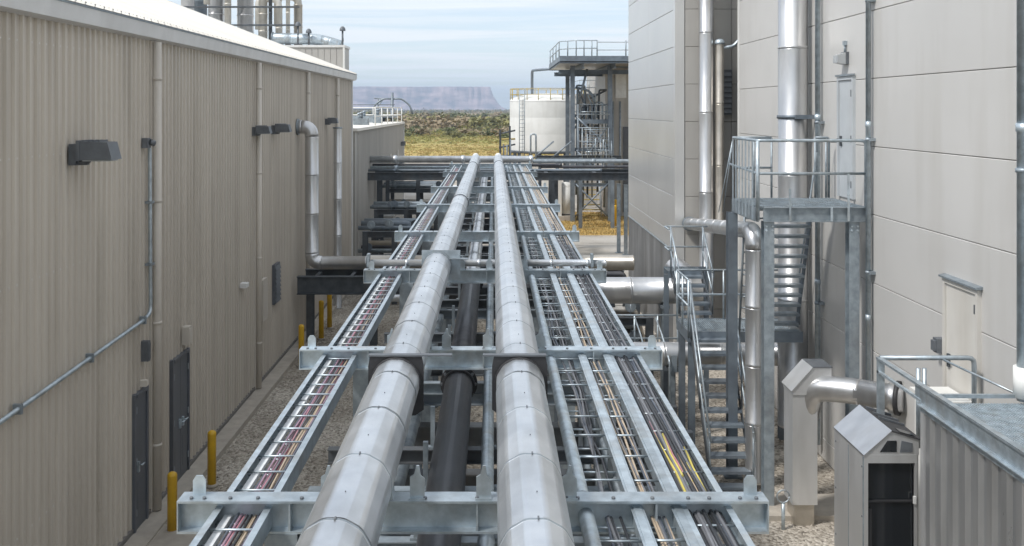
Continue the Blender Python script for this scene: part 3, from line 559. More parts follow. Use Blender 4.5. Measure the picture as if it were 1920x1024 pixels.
# ------------------------------------------------------------------ pipe rack down the middle
RX0, RX1, RZ = -1.93, 1.68, 4.3
FR = [2.2, 5.95, 9.65, 14.4, 18.9, 24.3, 29.8, 36.9, 42.3]
rk = thing('pipe_rack', 'long galvanised steel pipe rack running down the middle of the alley', 'pipe rack', (-.13, 22, 0))
GP = MB(); GP.prism([(-.045, 0), (.045, 0), (.045, .12), (.022, .14), (.012, .2), (-.005, .2), (-.02, .145), (-.045, .13)], 'y', -.006, .006); GP.box(-.05, .05, -.04, .04, 0, .008)
gpm = GP.mesh('guide_plate', 'galv')
EP = MB(); EP.prism([(-.04, 0), (.04, 0), (.04, .09), (.02, .12), (-.02, .12), (-.04, .09)], 'y', -.006, .006); epm = EP.mesh('end_plate', 'galv')
for i, y in enumerate(FR):
    mb = MB(); hbeam(mb, 'x', (y, RZ), RX0, RX1, .2, .15, .014, .01)
    mb.box(RX0-.008, RX0, y-.075, y+.075, RZ-.2, RZ); mb.box(RX1, RX1+.008, y-.075, y+.075, RZ-.2, RZ)
    for xs in (-1.25, -.1, 1.0): mb.box(xs-.006, xs+.006, y-.07, y-.006, RZ-.186, RZ-.014)
    bm = part('crossbeam', mb, 'galv', rk)
    if y < 20:
        bo = MB()
        for x in (-1.86, -1.78, -1.62, -1.45, -1.18, -1.05, -.42, -.1, .45, .52, .74, .98, 1.2, 1.33, 1.52, 1.62): bo.tube([(x, y-.035, RZ), (x, y-.035, RZ+.012)], .012, 6)
        part('bolt_heads', bo, 'lamp_gray', bm)
    for x in (-.47, -1.02, -.06, .47): inst('guide_plate', gpm, (x, y-.02, RZ), rk) if i in (1, 2, 3) else None
    for x in (RX0+.1, RX1-.08): inst('end_plate', epm, (x, y+.03, RZ), rk)
    for x in (-1.3, 1.12):
        mb = MB(); hbeam(mb, 'z', (x, y+.02), .02, RZ-.2, .2, .2, .014, .01); mb.box(x-.18, x+.18, y-.16, y+.2, .005, .025); part('column', mb, 'galv_dull', rk)
    mb = MB(); hbeam(mb, 'x', (y+.02, 3.05), -1.2, 1.02, .34, .16, .016, .012); part('lower_beam', mb, 'steel_dark', rk)
    mb = MB(); hbeam(mb, 'x', (y+1.9, 3.3), -1.55, 1.4, .15, .12, .012, .01); part('lower_beam', mb, 'steel_blue', rk) if y < 40 else None
for x in (-1.32, 1.14):
    for k in range(len(FR)-1):
        mb = MB(); hbeam(mb, 'y', (x, 3.42), FR[k]+.13, FR[k+1]-.09, .2, .12, .012, .01); part('side_beam', mb, 'galv_dull', rk)
rr = random.Random(21)
for k in range(len(FR)-1):
    for f in (.25, .5, .75):
        y = FR[k]+(FR[k+1]-FR[k])*f; mb = MB(); hbeam(mb, 'x', (y, 3.62), -1.5, 1.35, .13, .1, .01, .008); part('strut_beam', mb, rr.choice(['steel_dark', 'galv_dull']), rk)
        for x in (-1.1, -.55, .05, .45, .95): mb = MB(); mb.box(x-.02, x+.02, y-.02, y+.02, 3.6, 4.0 if x < .3 else 4.1); mb.box(x-.045, x+.045, y-.03, y+.03, 3.62, 3.64); part('hanger', mb, 'galv_dull', rk)
    y = FR[k]+(FR[k+1]-FR[k])*.5
    mb = MB(); hbeam(mb, 'x', (y, 2.75), -1.45, 1.3, .42, .2, .016, .012); part('lower_beam', mb, 'steel_dark', rk)
    mb = MB(); hbeam(mb, 'z', (-1.32, y), .02, 3.2, .16, .16); part('column', mb, 'steel_blue', rk); mb = MB(); hbeam(mb, 'z', (1.14, y), .02, 3.2, .16, .16); part('column', mb, 'steel_blue', rk)
    for s_ in (-1.32, 1.14): mb = MB(); mb.tube([(s_, FR[k]+.2, .5), (s_, y-.1, 2.7)], .035, 6); part('brace', mb, 'galv_dull', rk)
# jacketed pipes with twelve soft facets
def facet_ring(r, n=12):
    pts = []
    for k in range(n):
        for d in (-5, 0, 5): an = rad((k+.5)*360/n+d); pts.append((math.cos(an)*r*(1 if d == 0 else .9985), math.sin(an)*r*(1 if d == 0 else .9985)))
    return pts
def jacket_mesh(r, ln):
    mb = MB(); prof = [(0, r), (.012, r), (ln*.5, r), (ln-.05, r), (ln-.044, r), (ln-.042, r+.0012), (ln-.022, r+.0012), (ln-.02, r), (ln, r)]
    for (yy, rr) in prof: mb.v += [(p[0], yy, p[1]) for p in facet_ring(rr)]
    n_ = 36
    for i in range(len(prof)-1):
        for j in range(n_): k = (j+1) % n_; mb.quad((i*n_+j, i*n_+n_+j, i*n_+n_+k, i*n_+k), 2 if i == 5 else 0, j % 3 != 2)
    mb.cbox((.012, .3, r*.97), (.006, .006, .016), 1)
    mb.cbox((.01, ln-.03, r*.985), (.008, .03, .016), 1)
    
    return mb.mesh('jacket_section', ['jacket', 'lamp_gray', 'galv_dull'])
PR = .186; PZc = RZ+.1+PR; SL = .86
jm = jacket_mesh(PR, SL)
def jacket_pipe(x, label):
    t_ = thing('insulated_pipe', label, 'pipe', (x, 22, RZ))
    k = 0; y = 2.0
    while y < 40.2:
        inst('jacket_section', jm, (x, y, PZc), t_, (rad(R.uniform(-.25, .25)), rad(R.uniform(-1.2, 1.2)), rad(R.uniform(-.2, .2)))); y += SL-.012
    mb = MB(); mb.tube([(x, 2.0+SL*.5, PZc), (x, 40.9, PZc)], PR-.02, 16); part('inner_pipe', mb, 'galv_dull', t_)
    mb = MB(); mb.tube([(x, 40.6, PZc), (x, 41.1, PZc), (x, 41.28, PZc-.1), (x, 41.35, PZc-.4), (x, 41.35, 3.0)], PR*1.02, 20); part('end_elbow', mb, 'jacket', t_)
    mb = MB(); mb.dome((x, 41.15, PZc+.1), .14, .14, 16); part('vent_dome', mb, 'white_paint', t_)
    for yb in FR[1:-1]:
        mb = MB(); mb.prism([(x-.14, RZ), (x+.14, RZ), (x+.12, RZ+.13), (x-.12, RZ+.13)], 'y', yb-.06, yb+.06); part('pipe_shoe', mb, 'galv_dull', t_)
    return t_
jl = jacket_pipe(-.755, 'left one of two large silver jacketed pipes on top of the rack')
jr = jacket_pipe(.205, 'right one of two large silver jacketed pipes on top of the rack')
def collar_plate(parent, x, y, xa, xb, ledge):
    mb = MB(); w = .215; n_ = 24
    out = [(-w, -.26), (w, -.26), (w, .2), (-w, .2)]
    # square plate with round hole
    b_ = len(mb.v); ring = []
    for k in range(n_):
        an = 2*math.pi*k/n_; c_, s_ = math.cos(an), math.sin(an); q = min(w/abs(c_) if abs(c_) > 1e-6 else 9, (.2 if s_ > 0 else .26)/abs(s_) if abs(s_) > 1e-6 else 9)
        ring.append(((c_*PR*1.03, s_*PR*1.03), (c_*q, s_*q)))
    for yy in (y-.008, y+.008):
        for (i_, o_) in ring: mb.v += [(x+i_[0], yy, PZc+i_[1]), (x+o_[0], yy, PZc+o_[1])]
    for k in range(n_):
        a0, a1 = 2*k, 2*((k+1) % n_); m_ = 2*n_
        mb.quad((b_+a0, b_+a1, b_+a1+1, b_+a0+1)); mb.quad((b_+m_+a0+1, b_+m_+a1+1, b_+m_+a1, b_+m_+a0)); mb.quad((b_+a0+1, b_+a1+1, b_+m_+a1+1, b_+m_+a0+1)); mb.quad((b_+a1, b_+a0, b_+m_+a0, b_+m_+a1))
    p = part('collar_plate', mb, 'rubber', parent)
    mb = MB(); mb.box(xa, xb, y-.02, y+.035, PZc+.2, PZc+.212); part('ledge', mb, 'galv' if ledge else 'lamp_gray', p)
    mb = MB(); mb.ring((x, y-.02, PZc), 'y', PR*1.05, .05, 24); part('collar_ring', mb, 'rubber', p)
collar_plate(jl, -.755, 7.45, -.965, -.32, False); collar_plate(jr, .205, 7.45, -.08, .41, False)
for (p, x, ys) in ((jl, -.755, (12.9, 21.7, 35.2)), (jr, .205, (36.0,))):
    for y in ys:
        mb = MB(); mb.ring((x, y, PZc), 'y', PR*1.07, .07, 28); mb.box(x+.1, x+.42, y-.03, y+.06, PZc+.1, PZc+.11); part('band_clamp', mb, 'galv_dull' if y < 20 else 'lamp_gray', p)
        if y < 20: mb = MB(); mb.box(x-.21, x+.31, y+.04, y+.05, PZc-.18, PZc+.215); part('back_plate', mb, 'galv', p)
# lower pipes
t_ = thing('process_pipe', 'black steel pipe with flanged joints between the two silver pipes, below the beams', 'pipe', (-.37, 9, 3.6))
mb = MB()
for (a0, a1) in ((2.0, 10.3), (10.3, 16.3)): mb = MB(); mb.tube([(-.37, a0, 3.76), (-.37, a1, 3.76)], .15, 24); part('pipe_length', mb, 'pipe_black', t_)
for y in (10.3, 16.3):
    mb = MB(); mb.ring((-.37, y, 3.76), 'y', .2, .05, 24); mb.ring((-.37, y-.09, 3.76), 'y', .175, .04, 24); part('flange', mb, 'rubber', t_)
    bo = MB()
    for k in range(10): an = k*math.pi/5; bo.tube([(-.37+.18*math.cos(an), y-.05, 3.76+.18*math.sin(an)), (-.37+.18*math.cos(an), y-.02, 3.76+.18*math.sin(an))], .016, 6)
    part('bolts', bo, 'lamp_gray', t_)
for (x, z, r, a0, a1, mt, lb) in ((-.37, 3.76, .13, 16.35, 42, 'jacket', 'thin silver pipe continuing behind the black pipe below the beams'), (.575, 4.185, .05, 2, 42, 'galv', 'slim galvanised pipe just right of the right silver pipe'), (.15, 3.2, .1, 2.5, 42, 'pipe_black', 'dark pipe lying on the lower beams under the right silver pipe'), (-.9, 3.17, .07, 2.5, 42, 'galv_dull', 'grey pipe lying on the lower beams under the left silver pipe'), (.8, 3.16, .06, 2.5, 42, 'duct_warm', 'brownish pipe lying on the lower beams under the ladder trays'), (1.0, 3.68, .045, 2.5, 42, 'galv_dull', 'thin grey pipe on the struts under the outer right tray'), (-1.05, 3.67, .04, 2.5, 42, 'steel_blue', 'thin blue grey pipe on the struts under the left tray'), (-.05, 3.69, .055, 2.5, 42, 'galv', 'slim bright pipe on the struts between black pipe and right silver pipe'), (.35, 3.17, .08, 2.5, 42, 'steel_dark', 'dark steel pipe on the lower beams right of centre')):
    t_ = thing('process_pipe', lb, 'pipe', (x, 20, z-r)); y = a0
    while y < a1-.1:
        y2 = min(y+4.2, a1); mb = MB(); mb.tube([(x, y, z), (x, y2-.12, z), (x, y2-.115, z), (x, y2, z)], [r, r, r*1.12, r*1.12], 16); part('pipe_length', mb, mt, t_); y = y2
t_ = thing('cross_pipe', 'bright thin jacketed pipe lying across the rack beneath the silver pipes', 'pipe', (0, 14.6, RZ))
xs = [-1.86, -1.3, -.75, -.2, .35, .9, 1.45, 1.72]
for k in range(7): mb = MB(); mb.tube([(xs[k], 14.62, RZ+.06), (xs[k+1]-.04, 14.62, RZ+.06), (xs[k+1]-.038, 14.62, RZ+.06), (xs[k+1], 14.62, RZ+.06)], [.052, .052, .057, .057], 14); part('jacket_section', mb, 'jacket', t_)
for x in (-1.9, 1.5): mb = MB(); mb.box(x-.02, x+.02, 14.55, 14.69, RZ, RZ+.2); part('guide', mb, 'galv_dull', t_)

# ------------------------------------------------------------------ cable trays and their cables
TZ = 4.245
def tray(xa, xb, label, pitch, y0=2.3, y1=42.2, h=.125, inward=True, mt='galv', left=True, cap=None):
    t_ = thing('cable_tray', label, 'cable tray', ((xa+xb)/2, 22, TZ-h))
    for (x, s_) in (((xa, 1), (xb, -1)) if left else ((xb, -1),)):
        k = 0; y = y0
        while y < y1-.1:
            y2 = min(y+3.05, y1); f = s_ if inward else -s_
            mb = MB(); mb.box(x-.003, x+.003, y, y2-.004, TZ-h, TZ)
            a0, a1 = sorted((x+.003*f, x+.04*f)); mb.box(a0, a1, y, y2-.004, TZ-.004, TZ); mb.box(a0, a1, y, y2-.004, TZ-h, TZ-h+.004)
            if not inward: a0, a1 = sorted((x-.003*f, x-.02*f)); mb.box(a0, a1, y, y2-.004, TZ-.004, TZ)
            part('side_rail', mb, mt, t_); y = y2
    rm_ = MB(); rm_.tube([(xa+.004, 0, 0), (xb-.004, 0, 0)], .0075, 6); rme = rm_.mesh('rung', mt)
    n_ = min(290, int((y1-y0)/pitch))
    for k in range(n_): inst('rung', rme, (0, y0+.1+k*pitch+R.uniform(-.012, .012), TZ-.04 if k % 3 == 0 else TZ-h+.03), t_)
    if cap:
        y = y0
        while y < y1-.1: y2 = min(y+3.05, y1); mb = MB(); mb.box(cap[0], cap[1], y, y2-.005, TZ+.001, TZ+.006); mb.box(cap[0], cap[0]+.004, y, y2-.005, TZ-.03, TZ+.001); mb.box(cap[1]-.004, cap[1], y, y2-.005, TZ-.03, TZ+.001); part('rail_cap', mb, mt, t_); y = y2
    return t_
tray(-1.71, -1.37, 'left ladder tray with red, pink and tan cables and a white strip', .1)
tray(.60, .865, 'ladder tray beside the right silver pipe holding few loose cables', .15, inward=False, left=False)
tray(.905, 1.115, 'narrow middle ladder tray holding tan and grey cables', .15, inward=False, cap=(.86, .91))
tray(1.155, 1.47, 'outer right ladder tray packed with dark cables', .14, cap=(1.11, 1.16))
def cable(x, z, r, y0, y1, amp, mt, label, group, seed):
    pts = []; y = y0
    while y < y1: 
        w = noise.noise(Vector((y*.33, seed*7.3, 0)))*amp + noise.noise(Vector((y*1.1, seed*3.1, 5)))*amp*.35
        pts.append((x+w, y, z+abs(noise.noise(Vector((y*.5, seed*2.7, 9))))*.02)); y += .42 if y < 18 else 1.2
    mb = MB(); mb.tube(pts, r, 6); o = part('cable', mb, mt); return tag(o, label, 'cable', group)
sd_ = 0
CZ = TZ-.125+.048
for k in range(15):
    mt = R.choice(['cable_red', 'cable_mauve', 'cable_pink', 'cable_tan', 'cable_black', 'cable_gray', 'cable_mauve', 'cable_slate'])
    sd_ += 1; lab = {'cable_red': 'red', 'cable_pink': 'pink', 'cable_mauve': 'mauve', 'cable_tan': 'tan', 'cable_black': 'black', 'cable_gray': 'grey', 'cable_slate': 'slate'}[mt]
    cable(-1.575+k*.0115, CZ+R.uniform(0, .022), .0085, 2.3, 42.1, .034, mt, lab+' cable lying in the left ladder tray', lab+' cables in the left tray', sd_)
mb = MB(); y = 2.4
while y < 42: mb.box(-1.665+R.uniform(-.004, .004), -1.615, y, min(y+2.9, 42), TZ-.085, TZ-.055); y += 2.95
tag(part('white_strip', mb, 'cable_white'), 'flat white trunking strip lying along the left ladder tray', 'trunking')
for k in range(5): sd_ += 1; mt = R.choice(['cable_gray', 'cable_black', 'cable_slate']); cable(.70+k*.022, CZ, .010, 2.3, 42.1, .10, mt, 'loose dark grey cable in the ladder tray beside the right silver pipe', 'loose cables beside the right silver pipe', sd_)
for k in range(6): sd_ += 1; mt = ['cable_tan', 'cable_gray', 'cable_tan', 'cable_slate', 'cable_tan', 'cable_gray'][k]; cable(.965+k*.02, CZ, .009, 2.3, 42.1, .055, mt, ('tan' if 'tan' in mt else 'grey')+' cable in the narrow middle ladder tray', ('tan' if 'tan' in mt else 'grey')+' cables in the middle tray', sd_)
for k in range(17):
    sd_ += 1; mt = R.choice(['cable_black', 'cable_slate', 'cable_black', 'cable_gray', 'cable_slate'])
    cable(1.19+k*.0142, CZ+.012+(k % 3)*.014, .0122, 2.3, 22+R.uniform(-3, 3), .034, mt, 'dark cable in the outer right ladder tray', 'dark cables in the outer right tray', sd_)
for k in range(15):
    sd_ += 1; mt = R.choice(['cable_tan', 'cable_tan', 'cable_gray', 'cable_white', 'cable_black'])
    cable(1.195+k*.0155, CZ+.012+(k % 3)*.01, .011, 16+R.uniform(0, 4), 42.1, .03, mt, 'pale tan or grey cable in the far half of the outer right tray', 'far cables in the outer right tray', sd_)
for k in range(9):
    sd_ += 1; mt = ['cable_pink', 'cable_yellow', 'cable_mauve', 'cable_yellow', 'cable_green', 'cable_yellow', 'cable_tan', 'cable_pink', 'cable_yellow'][k]; nm = mt[6:]
    cable(1.235+k*.0165, CZ+.03+(k % 2)*.01, .009, 6.02+R.uniform(0, .5), 7.7+R.uniform(-.7, .6), .11, mt, nm+' cable among dark ones in the outer right tray near the front beam', nm+' cables in the outer right tray', sd_)

# ------------------------------------------------------------------ far crossing rack
cr_ = thing('crossing_rack', 'dark steel cross rack carrying pipes across the far end of the alley', 'pipe rack', (-2, 44, 0))
for y in (43.0, 45.6):
    mb = MB(); hbeam(mb, 'x', (y, 3.86), -7.5, 7.5, .34, .2); part('long_beam', mb, 'steel_dark', cr_)
for x in (-5.75, 2.6, 6.9):
    for y in (43.0, 45.6): mb = MB(); hbeam(mb, 'z', (x+(.35 if y > 44 else 0), y), .005, 3.52, .26, .24); part('column', mb, 'steel_dark', cr_)
for x in (-6.8, -4.4, -2.4, 2.4, 4.6, 7.2): mb = MB(); hbeam(mb, 'y', (x, 3.84), 43.1, 45.5, .2, .16); part('tie_beam', mb, 'steel_dark', cr_)
for (y, z, r, a0, a1, mt, lb) in ((43.75, 4.42, .16, -7.5, 1.8, 'jacket', 'white topped pipe highest on the far cross rack'), (44.7, 4.1, .075, -7.5, 3.2, 'pipe_black', 'black pipe in the middle of the far cross rack'), (44.1, 3.99, .11, -7.5, 1.2, 'galv', 'grey pipe on the near side of the far cross rack'), (43.3, 3.95, .06, -7.5, 5.0, 'steel_blue', 'thin blue grey pipe at the near edge of the far cross rack'), (46.2, 4.2, .1, 1.8, 7.4, 'galv_dull', 'grey pipe on the right half of the far cross rack'), (45.1, 4.0, .07, 2.2, 7.4, 'pipe_black', 'thin black pipe on the right half of the far cross rack'), (60.5, 3.0, .2, -5.2, 2.2, 'white_paint', 'pale pipe crossing in front of the dry plain beyond the cross rack')):
    t_ = thing('process_pipe', lb, 'pipe', ((a0+a1)/2, y, z-r)); x = a0
    while x < a1-.1:
        x2 = min(x+3.1, a1); mb = MB(); mb.tube([(x, y, z), (x2-.16, y, z), (x2-.155, y, z), (x2, y, z)], [r, r, r*1.15, r*1.15], 14); part('pipe_length', mb, mt, t_); x = x2
    if y > 50:
        for x in (-4.6, -1.6, 1.6): mb = MB(); hbeam(mb, 'z', (x, y), .005, z-r, .16, .16); part('support_post', mb, 'galv_dull', t_)
# low dark pipe bridge under the crossing duct
t_ = thing('pipe_sleeper', 'low dark steel beam bridge between the tan wall and the rack', 'beam', (-3.6, 27.2, 0))
for y in (26.7, 27.9): mb = MB(); hbeam(mb, 'x', (y, 2.06), -5.45, -1.45, .5, .2, .025, .014); part('beam', mb, 'steel_dark', t_)
for x in (-5.2, -3.4, -1.6): mb = MB(); hbeam(mb, 'z', (x, 27.3), .005, 1.56, .2, .2); part('post', mb, 'steel_dark', t_)
for x in (-5, -4, -3, -2): mb = MB(); mb.box(x-.05, x+.05, 26.8, 27.8, 1.9, 2.0); part('tie', mb, 'steel_dark', t_)
duct('low_pipe', 'pale thin pipe stub beside the dark beam bridge', [(-3.1, 26.2, 1.55), (-1.4, 26.2, 1.55)], .1, .1, 'jacket', .9)

# ------------------------------------------------------------------ process skids at the far left, behind the tan building
def skid(x0, x1, y0, y1, tiers, label, mt='steel_dark', seed=1):
    rr = random.Random(seed); t_ = thing('process_skid', label, 'process skid', ((x0+x1)/2, (y0+y1)/2, 0)); top = tiers[-1]
    for x in (x0, (x0+x1)/2, x1):
        for y in (y0, y1): mb = MB(); hbeam(mb, 'z', (x, y), .005, top, .18, .18); part('column', mb, mt, t_)
    for z in tiers:
        for y in (y0, y1): mb = MB(); hbeam(mb, 'x', (y, z), x0-.1, x1+.1, .2, .16); part('beam', mb, mt, t_)
        for k in range(3):
            y = y0+(y1-y0)*(k+.5)/3; r = rr.uniform(.05, .12); mb = MB(); mb.tube(bend([(x0-.3, y, z+r), (x1-rr.uniform(0, .6), y, z+r), (x1-rr.uniform(0, .5), y, z-.8)], .15), r, 10); part('pipe_run', mb, rr.choice(['pipe_black', 'galv_dull', 'steel_blue', 'duct_warm']), t_)
        for k in range(4):
            x = rr.uniform(x0, x1); y = rr.uniform(y0, y0+.4); mb = MB(); mb.ring((x, y, z+.22), 'y', .14, .05, 12); mb.tube([(x, y, z), (x, y, z+.3)], .03, 8); part('valve', mb, rr.choice(['steel_dark', 'steel_blue', 'galv_dull']), t_)
    for (xa, xb) in ((x0, (x0+x1)/2), ((x0+x1)/2, x1)): mb = MB(); mb.tube([(xa, y0-.1, .2), (xb, y0-.1, tiers[0]-.2)], .05, 6); part('brace', mb, mt, t_)
skid(-5.2, -2.2, 47.2, 49.5, [1.0, 1.9, 2.8, 3.5], 'dark multi tier pipe skid left of the rack beyond the cross rack', seed=3)
skid(-4.9, -2.4, 40.2, 42.0, [.9, 1.7, 2.5], 'dark low valve skid left of the rack before the cross rack', seed=8)
skid(2.0, 4.2, 30.0, 31.6, [.7, 1.4], 'dark valve skid between the rack and the silver ribbed wall', seed=14)
skid(2.0, 3.3, 16.4, 17.8, [.6, 1.2], 'low dark valve skid between rack and landing stair', seed=23)
skid(2.1, 3.9, 24.0, 26.2, [.8, 1.5], 'low pipe skid beyond the upper thick shiny pipe', seed=29)
skid(-4.4, -2.4, 33.0, 35.4, [.8, 1.7, 2.5], 'dark pipe skid between the thinner duct and the rack', seed=31)
for (x, y, w, d, h, lb) in ((-5.3, 47.0, .9, .9, 1.5, 'pale concrete block beside the dark posts at the end of the tan building'), (-1.7, 50.5, 1.2, 1, 2.6, 'pale equipment box under the far end of the rack'), (.9, 52.0, 1.1, 1, 2.2, 'pale equipment box right of the rack beyond the cross rack')):
    t_ = thing('equipment_box', lb, 'equipment', (x, y, 0)); mb = MB(); mb.box(x-w/2, x+w/2, y-d/2, y+d/2, .1, h); part('casing', mb, 'shed_beige', t_); mb = MB(); mb.box(x-w/2-.03, x+w/2+.03, y-d/2-.03, y+d/2+.03, h, h+.06); part('lid', mb, 'fascia', t_); mb = MB(); mb.box(x-w/2-.08, x+w/2+.08, y-d/2-.08, y+d/2+.08, .005, .1); part('plinth', mb, 'concrete', t_)
    mb = MB(); mb.box(x-w*.3, x+w*.3, y-d/2-.015, y-d/2, .4, h-.3); part('hatch', mb, 'panel_gray', t_)

# ------------------------------------------------------------------ low shed beyond
sh = thing('metal_shed', 'low beige metal shed with white flat roof and railing beyond the tan building', 'shed', (-9, 50, 0))
SX, SZ = -5.62, 5.9
mb = MB(); mb.box(-14, SX-.04, 39.3, 60, 0, SZ-.1); part('wall_core', mb, 'shed_beige', sh)
spm = siding(MB(), 4, .25, .03, 0, SZ-.2).mesh('siding_panel', 'shed_beige')
for k in range(20): inst('siding_panel', spm, (SX-.03, 39.9+k, .1), sh)
mb = MB(); mb.box(-14.1, SX+.08, 39.2, 60.1, SZ-.1, SZ+.02); part('roof', mb, 'roof_white', sh)
mb = MB(); mb.box(SX-.01, SX+.06, 59.85, 60.06, .05, SZ-.1); part('corner_trim', mb, 'fascia', sh)
for z in (.45, .9): rail(sh, [(SX-.1, 46.5, SZ+z), (SX-.1, 59.9, SZ+z), (-13, 59.9, SZ+z)], .03, 'white_paint', 'guard_rail')
for y in (46.5, 49.2, 51.9, 54.6, 57.3, 59.9): rail(sh, [(SX-.1, y, SZ), (SX-.1, y, SZ+.9)], .03, 'white_paint', 'rail_post')
for x in (-7.5, -9.5, -11.5): rail(sh, [(x, 59.9, SZ), (x, 59.9, SZ+.9)], .03, 'white_paint', 'rail_post')
for (y, z, w, h) in ((52.5, 3.2, .9, 2.1), (56.4, 3.2, .9, 2.2)): mb = MB(); mb.box(SX, SX+.035, y-w/2, y+w/2, z-h/2, z+h/2); part('door', mb, 'panel_gray', sh)
for (y, z) in ((58.4, 4.6), (59.2, 4.6), (55.0, 3.9), (57.2, 3.4)): mb = MB(); mb.box(SX, SX+.2, y-.13, y+.13, z-.12, z+.12); part('wall_fitting', mb, 'lamp_gray', sh)
for (x, y, w, h) in ((-6.6, 48, .7, .35), (-7.2, 51.5, .9, .3), (-6.5, 54, .5, .5), (-7.6, 56.5, 1.2, .4)):
    t_ = thing('roof_unit', 'small roof unit at depth %d on the white shed roof' % 0, 'roof unit', (x, y, SZ)) if False else None
    mb = MB(); mb.box(x-w/2, x+w/2, y-w/2, y+w/2, SZ+.02, SZ+h); mb.tube([(x, y, SZ+h), (x, y, SZ+h+.25)], .08, 8); mb.dome((x, y, SZ+h+.25), .13, .08, 10, 3); part('roof_vent', mb, 'galv_dull', sh)
# lattice mast with curved arms behind the shed
ms = thing('roof_mast', 'grey mast with two drooping arms standing behind the white shed railing', 'mast', (-7.9, 75, 0))
mb = MB(); mb.tube([(-7.9, 75, 0), (-7.9, 75, 8.0)], [.16, .12], 8); part('pole', mb, 'steel_blue', ms)
for s_ in (-1, 1): rail(ms, [(-7.9, 75, 7.5), (-7.9+s_*.7, 75, 7.55), (-7.9+s_*1.4, 75, 7.0), (-7.9+s_*1.6, 75, 6.3)], .07, 'galv_dull', 'arm', .3)
for (a0, a1) in (((-9.5, 6.3), (-8.6, 7.5)), ((-9.3, 7.55), (-7.9, 7.5)), ((-9.0, 6.4), (-9.0, 7.5))): rail(ms, [(a0[0], 75, a0[1]), (a1[0], 75, a1[1])], .05, 'galv_dull', 'strut')
mb = MB(); mb.box(-13.5, -7.6, 74, 76, 6.05, 6.3); part('platform', mb, 'galv_dull', ms)
for x in (-13, -8.6): rail(ms, [(x, 75, 0), (x, 75, 6.1)], .15, 'steel_blue', 'leg')
for z in (6.7, 7.05): rail(ms, [(-13.5, 74, z), (-7.6, 74, z)], .03, 'galv_dull', 'guard_rail')

# ------------------------------------------------------------------ stack house with its silver stacks
hs_ = thing('stack_house', 'grey ribbed metal housing behind the white roof, with vents on top', 'building', (-15, 66, 0))
mb = MB(); mb.box(-30, -11.2, 62.05, 72, 0, 10.7); mb.box(-11.2, -9.65, 62.05, 64.2, 0, 10.7); part('wall_core', mb, 'panel_gray', hs_)
hm = MB(); prof = []
for k in range(5): hm.box(k*.4, k*.4+.36, -.04, 0, 0, 10.6)
hme = hm.mesh('siding_panel', 'panel_gray')
for k in range(10): inst('siding_panel', hme, (-29.7+k*2.0, 62.05, .02), hs_)
mb = MB(); mb.box(-30.1, -11.12, 61.95, 72.1, 10.7, 10.85); mb.box(-11.12, -9.58, 61.95, 64.28, 10.7, 10.85); part('parapet_cap', mb, 'fascia', hs_)
mb = MB(); mb.box(-9.72, -9.6, 61.96, 62.2, 0, 10.7); part('corner_trim', mb, 'white_paint', hs_)
duct('roof_duct', 'pale blue grey duct lying along the top edge of the grey housing', [(-14.5, 63, 11.35), (-11.6, 63, 11.3), (-10.4, 63, 11.0), (-10.0, 63, 10.85)], .36, .4, 'steel_blue' if False else 'galv', 1.4)
for (x, h) in ((-12.7, .75), (-12.0, .3), (-9.8, .45)): mb = MB(); mb.tube([(x, 62.4, 10.85), (x, 62.4, 10.85+h+.5)], .06, 8); mb.dome((x, 62.4, 10.85+h+.5), .2, .3, 12, 4); tag(part('vent_pipe', mb, 'lamp_gray'), 'short dark vent with round cap on the grey housing roof', 'vent', 'vents on the grey housing')
def px2(x, y_): return (x-925)*y_/1800
for (cx_, w, y_, mt, ztop, lb) in ((352, 24, 66, 'duct', 19, 'broad silver stack farthest left behind the white roof'), (376, 24, 67.5, 'steel_blue', 19, 'blue grey stack second from the left behind the white roof'), (405, 28, 65, 'duct', 19, 'bright silver stack third from the left behind the white roof'), (427, 13, 64, 'stack_beige', 15.2, 'short beige stack with side elbow behind the white roof'), (460, 30, 66, 'duct', 19, 'broadest silver and beige stack in the middle behind the white roof'), (493, 17, 65, 'stack_beige', 19, 'beige stack right of the broadest one behind the white roof'), (507, 7, 64, 'steel_dark', 19, 'slim dark stack behind the white roof'), (523, 13, 65, 'stack_beige', 13.6, 'short pale stack joined by an overhead elbow behind the white roof'), (540, 8, 64, 'stack_beige', 19, 'slim beige stack near the right end behind the white roof'), (559, 16, 66, 'duct_warm', 13.9, 'ribbed brown grey stack farthest right on the housing')):
    r = w*y_/1800/2; x = px2(cx_, y_); t_ = thing('exhaust_stack', lb, 'stack', (x, y_, 10.85), 'exhaust stacks behind the white roof'); n_ = max(2, int((ztop-10.85)/1.1))
    for k in range(n_):
        a0 = 10.85+(ztop-10.85)*k/n_; a1 = 10.85+(ztop-10.85)*(k+1)/n_; mb = MB(); mb.tube([(x, y_, a0), (x, y_, a1-.08), (x, y_, a1-.075), (x, y_, a1)], [r, r, r*1.06, r*1.06], 18); part('stack_section', mb, mt, t_)
    mb = MB(); mb.ring((x, y_, 10.97), 'z', r*1.35, .24, 18); part('base_collar', mb, 'steel_dark', t_)
    if ztop < 16:
        mb = MB(); mb.tube(bend([(x, y_, ztop-.2), (x, y_, ztop+.5), (x-1.4, y_, ztop+.6), (x-1.4, y_, ztop-1.5)], .45), r*.9, 14); part('elbow', mb, mt, t_)
for z in (12.2, 13.4): tag(part('stack_catwalk', MB().box(-22, -12.8, 63.2, 63.5, z, z+.1), 'steel_dark'), 'dark catwalk strip between the stacks, %s' % ('lower one' if z < 13 else 'upper one'), 'walkway')

